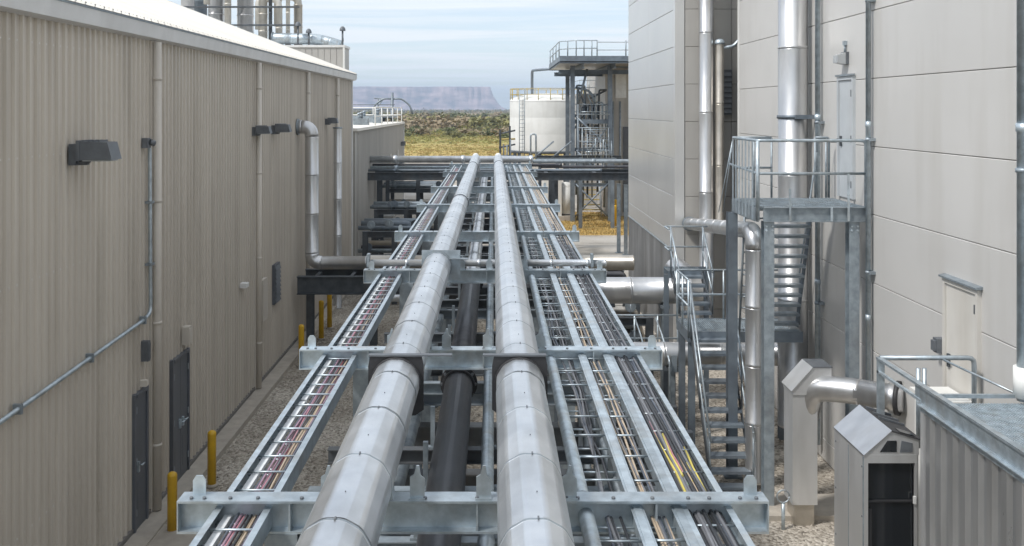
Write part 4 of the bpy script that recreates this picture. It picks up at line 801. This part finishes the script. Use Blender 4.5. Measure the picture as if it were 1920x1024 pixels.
# ------------------------------------------------------------------ tank, steel tower and buildings far right
tk = thing('storage_tank', 'round white storage tank with yellow railing beyond the rack', 'tank', (4.3, 76, 0))
TXc, TYc, TRr = 4.35, 76, 3.05
for k in range(3): mb = MB(); a0 = 3.5+k*1.28; mb.tube([(TXc, TYc, a0), (TXc, TYc, a0+1.268), (TXc, TYc, a0+1.28)], [TRr, TRr, TRr*.999], 56, caps=False); part('shell_ring', mb, 'white_paint', tk)
mb = MB(); mb.dome((TXc, TYc, 7.34), TRr+.02, .62, 56, 6); part('roof', mb, 'white_paint', tk)
mb = MB(); mb.ring((TXc, TYc, 3.4), 'z', TRr+.1, .2, 56); part('base_ring', mb, 'steel_dark', tk)
for k in range(8): an = k*math.pi/4+.2; x, y = TXc+math.cos(an)*2.7, TYc+math.sin(an)*2.7; mb = MB(); hbeam(mb, 'z', (x, y), .005, 3.3, .25, .25); part('leg', mb, 'steel_blue', tk)
for z in (7.85, 8.3):
    mb = MB(); mb.tube([(TXc+math.cos(an)*(TRr-.05), TYc+math.sin(an)*(TRr-.05), z) for an in [i*2*math.pi/40 for i in range(41)]], .028, 6); part('guard_rail', mb, 'yellow_dull', tk)
for k in range(20): an = k*2*math.pi/20; x, y = TXc+math.cos(an)*(TRr-.05), TYc+math.sin(an)*(TRr-.05); rail(tk, [(x, y, 7.35), (x, y, 8.3)], .03, 'yellow_dull', 'rail_post')
lx, ly = TXc-2.15, TYc-2.35
for s_ in (-.2, .2): rail(tk, [(lx+s_, ly, 3), (lx+s_, ly, 8.3)], .03, 'galv_dull', 'ladder_rail')
for k in range(16): rail(tk, [(lx-.2, ly, 3.2+k*.3), (lx+.2, ly, 3.2+k*.3)], .018, 'galv_dull', 'rung')
t_ = thing('gooseneck_pipe', 'dark vertical pipe on the white tank bending right towards the tower', 'pipe', (3.05, 76, 7.6))
rail(t_, [(3.05, 75.5, 7.4), (3.05, 75.5, 9.75), (4.6, 72, 9.75)], .11, 'steel_blue', 'pipe_run', .25)
tw = thing('steel_tower', 'tall blue grey steel tower with railed overhanging deck beside the white tank', 'tower', (6, 60, 0))
mb = MB(); mb.box(3.8, 10.5, 55, 65.5, 9.38, 9.45); part('deck_plate', mb, 'duct_warm', tw)
for (a0, a1, c0, c1) in ((3.8, 10.5, 55, 55.06), (3.8, 3.86, 55.06, 65.5), (3.86, 10.5, 65.44, 65.5)): mb = MB(); mb.box(a0, a1, c0, c1, 9.34, 9.76); part('edge_beam', mb, 'steel_blue', tw)
for x in (5.2, 7.0, 8.8): mb = MB(); hbeam(mb, 'y', (x, 9.37), 55.1, 65.4, .3, .18); part('deck_beam', mb, 'steel_blue', tw)
for y in (57.5, 61.5): mb = MB(); hbeam(mb, 'x', (y, 9.06), 3.9, 10.4, .25, .18); part('deck_beam', mb, 'steel_blue', tw)
for (x, y) in ((4.72, 57.2), (4.95, 64), (6.95, 57.2), (7.3, 64)): mb = MB(); hbeam(mb, 'z', (x, y), .005, 9.3, .26, .26); part('column', mb, 'steel_blue', tw)
for (p0, p1) in (((5.05, 57.2, 7.0), (5.6, 57.2, 9.1)), ((5.05, 57.2, 7.0), (5.05, 57.2, .1)), ((6.9, 57.2, 2.2), (4.8, 57.2, 4.4)), ((6.9, 57.2, 4.4), (4.8, 57.2, 6.4))): rail(tw, [p0, p1], .07, 'steel_blue', 'brace')
for z in (4.4, 2.3): mb = MB(); hbeam(mb, 'x', (57.2, z), 4.8, 7.0, .2, .15); part('tie_beam', mb, 'steel_blue', tw)
for z in (10.2, 10.65):
    rail(tw, [(3.85, 65.4, z), (3.85, 56.0, z), (4.7, 55.05, z), (5.95, 55.05, z)], .03, 'galv', 'guard_rail', .1); rail(tw, [(5.95, 55.05, z-.1), (10.4, 55.05, z-.1)], .022, 'galv_dull', 'guard_rail')
for (x, y) in ((3.85, 65), (3.85, 62), (3.85, 59), (3.85, 56.2), (4.3, 55.5), (4.75, 55.05), (5.2, 55.05), (5.65, 55.05), (5.95, 55.05), (7.6, 55.05), (9, 55.05)): rail(tw, [(x, y, 9.7), (x, y, 10.65)], .035, 'galv_dull', 'rail_post')
for z in (3.2, 4.0, 4.8, 5.6, 6.4): rail(tw, [(5.0, 56.9, z), (6.9, 56.9, z)], .03, 'galv_dull', 'guard_rail')
for k in range(9):
    x = 5.1+k*.22; rr = random.Random(k); z_ = rr.uniform(6.6, 8.2)
    mb = MB(); mb.tube(bend([(x, 58+rr.uniform(0, 1.5), rr.uniform(.3, 3)), (x, 58.2, z_), (x+rr.choice([-.5, .5]), 58.4, z_+.02), (x+rr.choice([-.5, .5]), 58.6, z_-rr.uniform(.5, 2.5))], .12), rr.uniform(.035, .07), 8); part('pipe_run', mb, rr.choice(['galv', 'galv_dull', 'steel_blue', 'steel_dark']), tw)
    if k % 2: mb = MB(); mb.ring((x, 57.9, rr.uniform(2.5, 6)), 'y', .14, .05, 12); part('valve', mb, 'steel_dark', tw)
rail(tw, [(4.9, 57.4, 8.0), (5.8, 57.4, 7.8), (6.1, 57.4, 7.0)], .07, 'steel_blue', 'pipe_run', .3)
for x in (8.1, 8.35): rail(tw, [(x, 55.4, 9.7), (x, 55.4, 11.3)], .09 if x < 8.2 else .06, 'duct_warm', 'vent_pipe')
rail(tw, [(8.3, 55.4, 11.2), (10.2, 55.4, 11.2)], .04, 'galv_dull', 'guard_rail')
for zd in (2.6, 6.0):
    mb = MB(); mb.box(4.75, 7.0, 57.3, 59.6, zd, zd+.06); part('deck_plate', mb, 'steel_blue', tw); mb = MB(); mb.box(4.75, 7.0, 57.28, 57.3, zd-.16, zd+.1); part('edge_beam', mb, 'steel_blue', tw)
    for z in (.55, 1.0): rail(tw, [(4.75, 57.3, zd+z), (7.0, 57.3, zd+z)], .025, 'galv', 'guard_rail')
    for k in range(6): x = 4.8+k*.42; rail(tw, [(x, 57.3, zd), (x, 57.3, zd+1.0)], .022, 'galv_dull', 'rail_post')
for (a0, a1) in (((4.75, .2), (6.95, 2.4)), ((6.95, .2), (4.75, 2.4)), ((4.75, 2.7), (6.95, 5.9))): rail(tw, [(a0[0], 57.15, a0[1]), (a1[0], 57.15, a1[1])], .05, 'steel_blue', 'brace')
# pipework manifold in front of the tower, at mid height
mf = thing('pipe_manifold', 'tangle of thin grey pipes and rails at the foot of the steel tower', 'pipework', (5.6, 53.5, 0)); rr = random.Random(5)
for k in range(10):
    z = 4.3+k*.14; rail(mf, [(4.9+rr.uniform(0, .5), 53.4+rr.uniform(0, .8), z), (6.6-rr.uniform(0, .5), 53.4+rr.uniform(0, .8), z+rr.uniform(-.05, .05))], rr.uniform(.015, .035), rr.choice(['galv', 'galv_dull', 'steel_blue']), 'pipe_run')
for k in range(12): x = 4.95+k*.15; rail(mf, [(x, 53.4+rr.uniform(0, .6), 3.9), (x, 53.4+rr.uniform(0, .6), 4.6+rr.uniform(.2, 1.1))], rr.uniform(.015, .03), rr.choice(['galv', 'galv_dull', 'steel_dark']), 'riser')
for x in (4.9, 6.7): mb = MB(); hbeam(mb, 'z', (x, 54), .005, 4.0, .2, .2); part('column', mb, 'steel_blue', mf)
mb = MB(); hbeam(mb, 'x', (54, 4.1), 2.4, 7.2, .25, .2); part('beam', mb, 'steel_dark', mf)
mb = MB(); hbeam(mb, 'x', (53, 4.0), 2.4, 6.8, .2, .2); part('beam', mb, 'galv_dull', mf)
for (x0, x1, z0_, z1_) in ((2.2, 3.4, 3.9, 4.9), (3.2, 4.4, 3.9, 4.9)): rail(mf, [(x0, 54, z0_), (x1, 54, z1_)], .045, 'galv_dull', 'brace')
rail(mf, [(2.1, 54, 3.9), (2.1, 54, 5.3), (2.4, 54, 5.3), (2.4, 54, 3.9)], .05, 'galv', 'pipe_run', .12)
bk = thing('tower_cabin', 'grey beige cabin with roof railing standing under the tower deck', 'cabin', (6.9, 68, 0))
mb = MB(); mb.box(5.9, 8.2, 66.2, 70, 0, 7.6); part('wall', mb, 'shed_beige', bk)
mb = MB(); mb.box(5.82, 8.28, 66.12, 70.08, 7.6, 7.78); part('roof', mb, 'panel_gray', bk)
for z in (8.2, 8.7): rail(bk, [(5.9, 70, z), (5.9, 66.2, z), (8.1, 66.2, z)], .028, 'galv', 'guard_rail')
for x in (5.9, 6.6, 7.3, 8.0): rail(bk, [(x, 66.2, 7.75), (x, 66.2, 8.7)], .028, 'galv', 'rail_post')
mb = MB(); mb.box(6.2, 7.4, 66.15, 66.2, 2.8, 3.6); part('vent_grille', mb, 'lamp_gray', bk)
rb_ = thing('stair_block', 'grey clad block with pale window strip beside the tower', 'building', (10, 64, 0))
mb = MB(); mb.box(7.0, 15, 60.0, 72, 0, 9.3); part('wall', mb, 'panel_gray', rb_)
for k in range(3): mb = MB(); mb.box(6.99+k*.62, 7.58+k*.62, 59.95, 59.999, 0, 9.28); part('wall_panel', mb, 'shed_beige', rb_)
mb = MB(); mb.box(7.15, 15.1, 59.9, 72.1, 9.3, 9.5); part('parapet_cap', mb, 'galv_dull', rb_)
w_ = part('window', MB().box(7.62, 8.3, 59.86, 59.95, 7.4, 8.9), 'fascia', rb_)
for k in range(2): part('pane', MB().box(7.66+k*.32, 7.94+k*.32, 59.84, 59.86, 7.46, 8.84), 'pane_white', w_)
part('door', MB().box(8.1, 8.9, 59.87, 59.95, .3, 5.6), 'door_slate', rb_)
for x in (7.45, 7.9, 8.6): rail(rb_, [(x, 59.8, 0), (x, 59.8, 7.2)], .06, 'galv_dull', 'downpipe')
sy = thing('yellow_stair', 'small stair with dull yellow treads at the foot of the tower', 'stairs', (6.2, 62, 0))
stair(sy, 5.5, 6.7, (62.2, 2.6), (59.6, .02), 9, True, 'steel_blue', 'yellow_dull')
t_ = thing('white_vessel', 'squat white vessel with dark hatch right of the rack end', 'vessel', (3.6, 58, 0))
mb = MB(); mb.box(3.0, 4.1, 57.6, 58.8, .3, 2.5); part('casing', mb, 'white_paint', t_); mb = MB(); mb.tube([(4.4, 58.2, .4), (4.4, 58.2, 2.0)], .45, 18); mb.dome((4.4, 58.2, 2.0), .45, .3, 18, 4); part('drum', mb, 'white_paint', t_)
mb = MB(); mb.box(2.9, 4.9, 57.5, 58.9, .01, .3); part('plinth', mb, 'concrete', t_); mb = MB(); mb.box(3.3, 3.8, 57.56, 57.6, 1.0, 2.0); part('hatch', mb, 'lamp_gray', t_)
t_ = thing('pipe_trestle', 'dark trestle with valves beside the white tank', 'trestle', (1.0, 70, 0)); rr = random.Random(9)
for x in (.5, 1.2): mb = MB(); hbeam(mb, 'z', (x, 70), .005, 5.0+x*.4, .14, .14); part('post', mb, 'steel_dark', t_)
for z in (2.6, 3.3, 3.9, 4.5, 4.9): rail(t_, [(.4, 70, z), (1.6, 70, z+rr.uniform(-.1, .3))], .06, rr.choice(['steel_dark', 'steel_blue', 'galv_dull', 'yellow_dull']), 'pipe_run')
for k in range(5): rail(t_, [(.5+k*.25, 69.8, 2), (.5+k*.25, 69.8, 3+rr.uniform(0, 1.6))], .05, rr.choice(['steel_dark', 'steel_blue']), 'riser')

# ------------------------------------------------------------------ bollards and posts
def bollard(x, y, h, label, r=.075):
    t_ = thing('bollard', label, 'bollard', (x, y, 0), 'yellow bollards'); mb = MB(); mb.tube([(x, y, .0), (x, y, h-.06), (x, y, h-.05)], r, 18); part('post', mb, 'yellow', t_)
    mb = MB(); mb.dome((x, y, h-.05), r, .05, 18, 3); part('cap', mb, 'yellow', t_); mb = MB(); mb.ring((x, y, .03), 'z', r*1.6, .05, 18); part('base_collar', mb, 'concrete', t_)
bollard(-5.05, 15.1, 1.0, 'yellow bollard standing in front of the nearest slate door')
bollard(-5.0, 17.05, 1.0, 'yellow bollard standing in front of the double slate door')
bollard(-5.0, 25.0, 1.1, 'yellow bollard by the tan wall just before the dark beam bridge')
bollard(-5.0, 27.9, 1.15, 'yellow bollard by the tan wall beneath the dark beam bridge')
bollard(-5.0, 29.3, 1.15, 'yellow bollard by the tan wall just past the dark beam bridge')
bollard(6.9, 54.6, 1.25, 'yellow bollard at the grass edge before the tower', .11)
bollard(7.45, 58.6, 1.2, 'yellow bollard at the corner of the grey clad block', .14)
for (x, y, h, lb) in ((5.85, 44.8, 3.2, 'left of two grey posts before the dry grass beside the silver building'), (6.1, 44.2, 3.2, 'right of two grey posts before the dry grass beside the silver building')):
    mb = MB(); hbeam(mb, 'z', (x, y), .02, h, .16, .16); mb.box(x-.16, x+.16, y-.16, y+.16, .008, .02); mb.box(x-.1, x+.1, y-.1, y+.1, h, h+.02); tag(part('steel_post', mb, 'galv_dull'), lb, 'post')

# ------------------------------------------------------------------ right foreground: hooded duct, cabinet, container roof
hd = thing('hooded_duct', 'square steel duct with mitred hood joined to the cream wall by a round duct', 'duct', (5.0, 15.6, 0))
mb = MB(); mb.box(4.8, 5.2, 15.4, 15.85, .35, 2.12); part('shaft', mb, 'stainless', hd)
mb = MB(); mb.box(4.84, 5.16, 15.44, 15.81, .006, .35); part('foot', mb, 'duct_warm', hd)
part('hood', MB().prism([(4.79, 2.121), (5.42, 2.121), (5.42, 2.56), (5.12, 2.56), (4.79, 2.19)], 'y', 15.38, 15.87), 'stainless', hd)
part('hood_cover', MB().box(5.11, 5.43, 15.37, 15.88, 2.561, 2.575), 'lamp_gray', hd)
part('hood_slope', MB().prism([(4.77, 2.175), (5.11, 2.556), (5.11, 2.57), (4.77, 2.19)], 'y', 15.36, 15.89), 'stainless', hd)
pts = [(5.1, 15.62, 1.75), (5.16, 15.5, 2.2), (5.55, 15.2, 2.26), (6.28, 14.72, 2.26)]
mb = MB(); mb.tube(bend(pts[:3]+[(5.75, 15.07, 2.26)], .2, 6), .2, 24); part('elbow', mb, 'duct', hd)
mb = MB(); mb.tube([(5.7, 15.10, 2.26), (6.1, 14.84, 2.26), (6.11, 14.83, 2.26), (6.16, 14.80, 2.26), (6.3, 14.71, 2.26)], [.198, .198, .215, .215, .2], 24); part('duct_section', mb, 'duct', hd)
mb = MB(); mb.tube([(6.2, 14.775, 2.26), (6.25, 14.74, 2.26)], .26, 24); part('flange', mb, 'rubber', hd)
# hooded cabinet
KX0, KX1, KY0, KY1, KZ, KR = 4.44, 5.10, 11.5, 12.5, 2.56, 2.84
kc = thing('hooded_cabinet', 'stainless cabinet with peaked roof and dark open front beside the corrugated container', 'cabinet', (4.77, 12, 0)); km = (KX0+KX1)/2+.0
part('side_panel', MB().box(KX0, KX0+.02, KY0, KY1, .02, KZ), 'stainless', kc); part('side_panel', MB().box(KX1-.02, KX1, KY0+.02, KY1, .02, KR-.1), 'stainless', kc)
part('back_panel', MB().box(KX0+.02, KX1-.02, KY1-.02, KY1, .02, KZ), 'stainless', kc)
part('front_frame', MB().box(KX0+.02, KX0+.05, KY0, KY0+.03, .02, KZ-.1).box(KX1-.05, KX1-.02, KY0, KY0+.03, .02, KZ-.1).box(KX0+.02, KX1-.02, KY0, KY0+.03, KZ-.1, KZ), 'stainless', kc)
part('dark_panel', MB().box(KX0+.05, KX1-.05, KY0+.06, KY0+.08, .02, KZ-.1), 'dark_glass', kc)
part('shelf_bar', MB().box(KX0+.06, KX1-.06, KY0+.03, KY0+.06, 1.98, 2.0).box(KX0+.06, KX0+.1, KY0+.02, KY0+.06, 1.2, 1.9), 'rubber', kc)
part('lock', MB().cbox((KX1-.055, KY0-.005, 2.02), (.03, .03, .09)), 'pane_white', kc)
gb = part('gable', MB().prism([(KX0, KZ), (KX1, KZ), (KX1, KR-.09), (km, KR)], 'y', KY0+.002, KY0+.02), 'stainless', kc)
part('vent_opening', MB().prism([(km-.14, KZ+.035), (km+.06, KZ+.035), (km+.06, KZ+.17), (km-.05, KZ+.17)], 'y', KY0-.006, KY0+.001), 'dark_glass', gb)
part('vent_opening', MB().prism([(km+.10, KZ+.035), (km+.25, KZ+.035), (km+.25, KZ+.14), (km+.12, KZ+.17)], 'y', KY0-.006, KY0+.001), 'lamp_gray', gb)
part('roof_slope', MB().prism([(KX0-.006, KZ-.02), (km, KR), (km, KR+.014), (KX0-.006, KZ+.0)], 'y', KY0-.012, KY1+.01), 'duct', kc)
rs_ = part('roof_slope', MB().prism([(KX1+.03, KR-.11), (KX1+.03, KR-.09), (km+.002, KR+.016), (km+.002, KR-.002)], 'y', KY0-.012, KY1+.01), 'tar', kc)
dx = (KX1+.03-km); dzr = (-.09-.016)/dx
for yy in (KY0+.45, KY0+.62, KY0+.85): part('roof_rib', MB().prism([(km+.03, KR+.018+.03*dzr), (KX1+.02, KR-.082), (KX1+.02, KR-.06), (km+.03, KR+.045+.03*dzr)], 'y', yy, yy+.03), 'lamp_gray', rs_)
part('hood_vent', MB().prism([(km+.1, KR+.02+.1*dzr), (km+.28, KR+.02+.28*dzr), (km+.28, KR+.028+.28*dzr), (km+.1, KR+.028+.1*dzr)], 'y', KY0, KY0+.14), 'dark_glass', rs_)
mb = MB()
for z in (.6, 1.2, 1.8, 2.4):
    for y in (KY0+.06, KY1-.06): mb.cbox((KX0-.003, y, z), (.008, .018, .018))
part('screws', mb, 'lamp_gray', kc)['kind'] = 'stuff'
part('side_seam', MB().box(KX0-.004, KX0-.0005, KY0+.49, KY0+.505, .03, KZ-.05).box(KX0-.006, KX0-.0005, KY0, KY0+.03, .03, KZ-.03), 'galv_dull', kc)
part('plinth', MB().box(KX0-.06, KX1+.02, KY0-.06, KY1+.06, .005, .02), 'concrete', kc)
# corrugated container with grating roof and rails
ct = thing('corrugated_container', 'grey corrugated container with grating roof and guardrail in the right foreground', 'container', (5.6, 8, 0))
KX, KZt, KYe = 4.92, 3.33, 11.05
part('wall_core', MB().box(KX+.06, 6.24, 1.5, KYe-.02, .01, 3.2), 'panel_gray', ct)
cm_ = MB(); prof = []
for k in range(4): a_ = k*.27; prof += [(a_, 0), (a_+.10, 0), (a_+.135, .045), (a_+.235, .045)]
prof.append((1.08, 0))
for p in prof: cm_.v += [(-p[1], p[0], .1), (-p[1], p[0], KZt-.1)]
for i in range(len(prof)-1): cm_.quad((2*i, 2*i+1, 2*i+3, 2*i+2))
cmm = cm_.mesh('corrugated_panel', 'stainless' if False else 'ribbed_silver')
for k in range(9): inst('corrugated_panel', cmm, (KX+.05, KYe-.08-(k+1)*1.08, 0), ct)
part('corner_post', MB().box(KX-.005, KX+.1, KYe-.08, KYe, .01, KZt-.1), 'stainless', ct)
part('end_wall', MB().box(KX+.1, 6.24, KYe-.02, KYe-.005, .01, KZt-.05), 'panel_gray', ct)
part('top_rail', MB().box(KX-.01, KX+.06, 1.4, KYe, KZt-.1, KZt).box(KX-.05, KX-.01, 1.4, KYe, KZt-.03, KZt-.018), 'galv', ct)
part('kick_plate', MB().box(KX, KX+.012, 1.4, 11.2, KZt+.002, KZt+.17).box(KX-.02, KX+.05, 1.4, 12.3, KZt+.172, KZt+.20), 'galv', ct)
part('lower_rail', MB().box(KX-.01, KX+.025, 11.05, 12.3, KZt+.0, KZt+.03), 'galv', ct)
rail(ct, [(KX+.02, 12.28, KZt+.19), (6.15, 12.28, KZt+.19), (6.15, 12.28, 2.7)], .032, 'galv', 'guard_rail', .08)
part('rail_post', MB().box(KX-.01, KX+.07, 12.24, 12.3, 2.0, KZt+.17), 'galv', ct)
for x in (5.40, 5.48): rail(ct, [(x, 12.2, 2.4), (x, 12.2, KZt+.08)], .028, 'galv', 'rail_post')
rail(ct, [(5.75, 12.25, KZt+.17), (6.1, 11.0, KZt+.06)], .015, 'galv', 'stay_rod')
part('cross_bar', MB().box(KX+.18, 6.24, KYe-.06, KYe-.01, KZt+.06, KZt+.10), 'galv', ct)
gm = MB()
for k in range(40): x = KX+.09+k*.034; gm.box(x, x+.006, 1.5, KYe-.07, KZt-.02, KZt+.012)
for k in range(235): y = KYe-.1-k*.04; gm.box(KX+.08, 6.24, y, y+.012, KZt-.004, KZt+.009)
o = part('grating', gm, 'galv', ct); o['kind'] = 'stuff'
t_ = thing('low_roof', 'pale low equipment roof between container end and the cream wall door', 'equipment', (5.95, 12.8, 0))
part('casing', MB().box(5.75, 6.22, 12.5, 13.1, .01, 2.84), 'white_paint', t_); part('lid', MB().box(5.7, 6.23, 12.45, 13.15, 2.84, 2.9), 'white_paint', t_)

# small hydrant-like standpipe ring by the hooded duct
t_ = thing('hose_stand', 'small pale standpipe with ring handle on the gravel beside the hooded duct', 'standpipe', (4.62, 15.3, 0))
mb = MB(); mb.tube([(4.62, 15.3, 0), (4.62, 15.3, .42)], .03, 10); part('post', mb, 'galv', t_); mb = MB(); mb.tube([(4.62+.1*math.cos(a_), 15.3, .53+.1*math.sin(a_)) for a_ in [i*math.pi/8 for i in range(17)]], .014, 6); part('ring', mb, 'galv', t_)

# ------------------------------------------------------------------ loose stones on the gravel (uncountable)
mb = MB()
for k in range(9000):
    if k < 6000: x, y = (R.uniform(-5.2, -1.2) if k % 2 else R.uniform(1.2, 6.2)), R.uniform(9, 30)
    else: x, y = R.uniform(-5.2, 6.2), R.uniform(8, 36)
    s = R.uniform(.012, .035); b_ = len(mb.v); an = R.uniform(0, 3); c_, s_ = math.cos(an)*s, math.sin(an)*s
    mb.v += [(x+c_, y+s_, .006), (x-s_, y+c_, .006), (x-c_, y-s_*1.2, .006), (x+s_, y-c_, .006), (x+R.uniform(-.3, .3)*s, y, .006+s*R.uniform(.5, .9))]
    for q in ((0, 1, 4), (1, 2, 4), (2, 3, 4), (3, 0, 4)): mb.quad([b_+i for i in q])
o = part('loose_stones', mb, 'gravel'); tag(o, 'loose tan and grey stones scattered over the gravel yard', 'gravel', kind='stuff')

# ------------------------------------------------------------------ scrub on the plain
def bush_mesh(seed, mt, leaves=70, flat=.7):
    rr = random.Random(seed); mb = MB()
    lobes = [(rr.uniform(-.5, .5), rr.uniform(-.5, .5), rr.uniform(.25, .6), rr.uniform(.3, .55)) for _ in range(5)]
    for k in range(leaves):
        lx_, ly_, lz_, lr = rr.choice(lobes); v = Vector((rr.gauss(0, 1), rr.gauss(0, 1), rr.gauss(0, 1))).normalized()*lr*rr.uniform(.6, 1.05)
        c = Vector((lx_, ly_, lz_))+Vector((v.x, v.y, v.z*flat)); c.z = max(.02, c.z)
        u = Vector((rr.gauss(0, 1), rr.gauss(0, 1), rr.gauss(0, .6))).normalized(); w = u.cross(Vector((rr.gauss(0, 1), rr.gauss(0, 1), rr.gauss(0, 1)))).normalized(); s = rr.uniform(.08, .16)
        b_ = len(mb.v); mb.v += [tuple(c-u*s), tuple(c+w*s*.7), tuple(c+u*s), tuple(c-w*s*.7)]; mb.quad((b_, b_+1, b_+2, b_+3))
    for k in range(4): an = rr.uniform(0, 6.3); mb.tube([(0, 0, 0), (math.cos(an)*.4, math.sin(an)*.4, .5)], [.04, .015], 4)
    return mb.mesh('shrub', mt)
bmeshes = [bush_mesh(k, ['leaf_dark', 'leaf_olive', 'leaf_brown', 'leaf_olive', 'leaf_dark', 'leaf_brown'][k % 6], 130) for k in range(9)]
kinds = ['dark green', 'olive', 'brown', 'olive', 'dark green', 'brown', 'dark green', 'olive', 'brown']
for k in range(280):
    y = 215*math.exp(R.uniform(0, 1.45)); x = R.uniform(-.17*y, .05*y); bi = R.randrange(9); s = R.uniform(1.5, 4.2)*(.75 if y < 300 else 1.35)
    o = link('shrub', bmeshes[bi], None, (x, y, 0)); o.scale = (s*1.35, s*1.35, s*R.uniform(.75, 1.15)); o.rotation_euler = (0, 0, R.uniform(0, 6.3))
    tag(o, kinds[bi]+' desert shrub growing on the plain before the mesa', 'shrub', kinds[bi]+' shrubs scattered over the plain')
def scrub(name, count, y0, y1, mats, smin, smax, h, label, cat, wedge=(-.19, .075), leaves=9, wob=True):
    mb = MB()
    for k in range(count):
        f = R.random(); y = y0*(y1/y0)**f; x = R.uniform(wedge[0]*y-25, wedge[1]*y+25)
        if wob and noise.noise(Vector((x*.006, y*.004, 4))) + R.uniform(-.25, .25) < -.05: continue
        s = R.uniform(smin, smax)*(1 if y < 900 else 1.6); mi = R.randrange(len(mats))
        for q in range(leaves):
            c = Vector((x+R.gauss(0, .45)*s, y+R.gauss(0, .45)*s, abs(R.gauss(.3, .28))*s*h)); u = Vector((R.gauss(0, 1), R.gauss(0, .6), R.gauss(0, .5))).normalized()*s*R.uniform(.16, .34); w = Vector((R.gauss(0, .5), R.gauss(0, .5), 1)).normalized()*s*R.uniform(.14, .3)*h
            b_ = len(mb.v); mb.v += [tuple(c-u), tuple(c-w*.6), tuple(c+u), tuple(c+w)]; mb.quad((b_, b_+1, b_+2, b_+3), mi)
    o = part(name, mb, mats); tag(o, label, cat, kind='stuff')
scrub('scrub', 6000, 240, 1500, ['leaf_dark', 'leaf_olive', 'leaf_brown', 'leaf_brown', 'straw_green'], .9, 2.4, .7, 'mixed green and brown scrub covering the plain below the mesa', 'scrub', leaves=10)
scrub('far_scrub', 4200, 1500, 5300, ['leaf_dark', 'leaf_olive', 'leaf_brown', 'leaf_brown'], 2.0, 5.0, .9, 'dark line of far scrub along the foot of the mesa', 'scrub', leaves=7)
scrub('green_grass', 5200, 185, 380, ['straw_green', 'leaf_olive', 'straw_green', 'straw'], .6, 1.5, .45, 'yellow green grass tufts between golden grass and shrubs', 'grass', leaves=7, wob=False)
scrub('dry_grass', 3600, 130, 180, ['straw', 'straw', 'straw_green'], .4, 1.0, .35, 'golden and green dry grass at the near edge of the plain', 'grass', leaves=7, wob=False)
mb = MB()
for k in range(9000):
    x, y = R.uniform(1.6, 12), R.uniform(51.1, 62.4); s = R.uniform(.05, .13); an = R.uniform(0, 3.2); b_ = len(mb.v)
    mb.v += [(x-math.cos(an)*.03, y-math.sin(an)*.03, .008), (x+math.cos(an)*.03, y+math.sin(an)*.03, .008), (x+R.gauss(0, .05), y+R.gauss(0, .05), s)]; mb.quad((b_, b_+1, b_+2))
o = part('lawn_grass', mb, 'straw'); tag(o, 'dry orange brown grass patch in front of the tower', 'grass', kind='stuff')

# ------------------------------------------------------------------ haze over the plain
vm = bpy.data.materials.new('haze'); vm.use_nodes = True; t = vm.node_tree; t.nodes.remove(t.nodes['Principled BSDF'])
pv = N(t, 'ShaderNodeVolumePrincipled'); pv.inputs['Density'].default_value = 2.1e-4; pv.inputs['Color'].default_value = (.64, .80, 1.0, 1); t.links.new(pv.outputs[0], t.nodes['Material Output'].inputs['Volume'])
MATS['haze'] = vm
o = part('haze', MB().box(-8100, 8100, -150, 8300, -4, 175), 'haze'); tag(o, 'thin bluish air between the camera and the mesa', 'haze', kind='stuff')
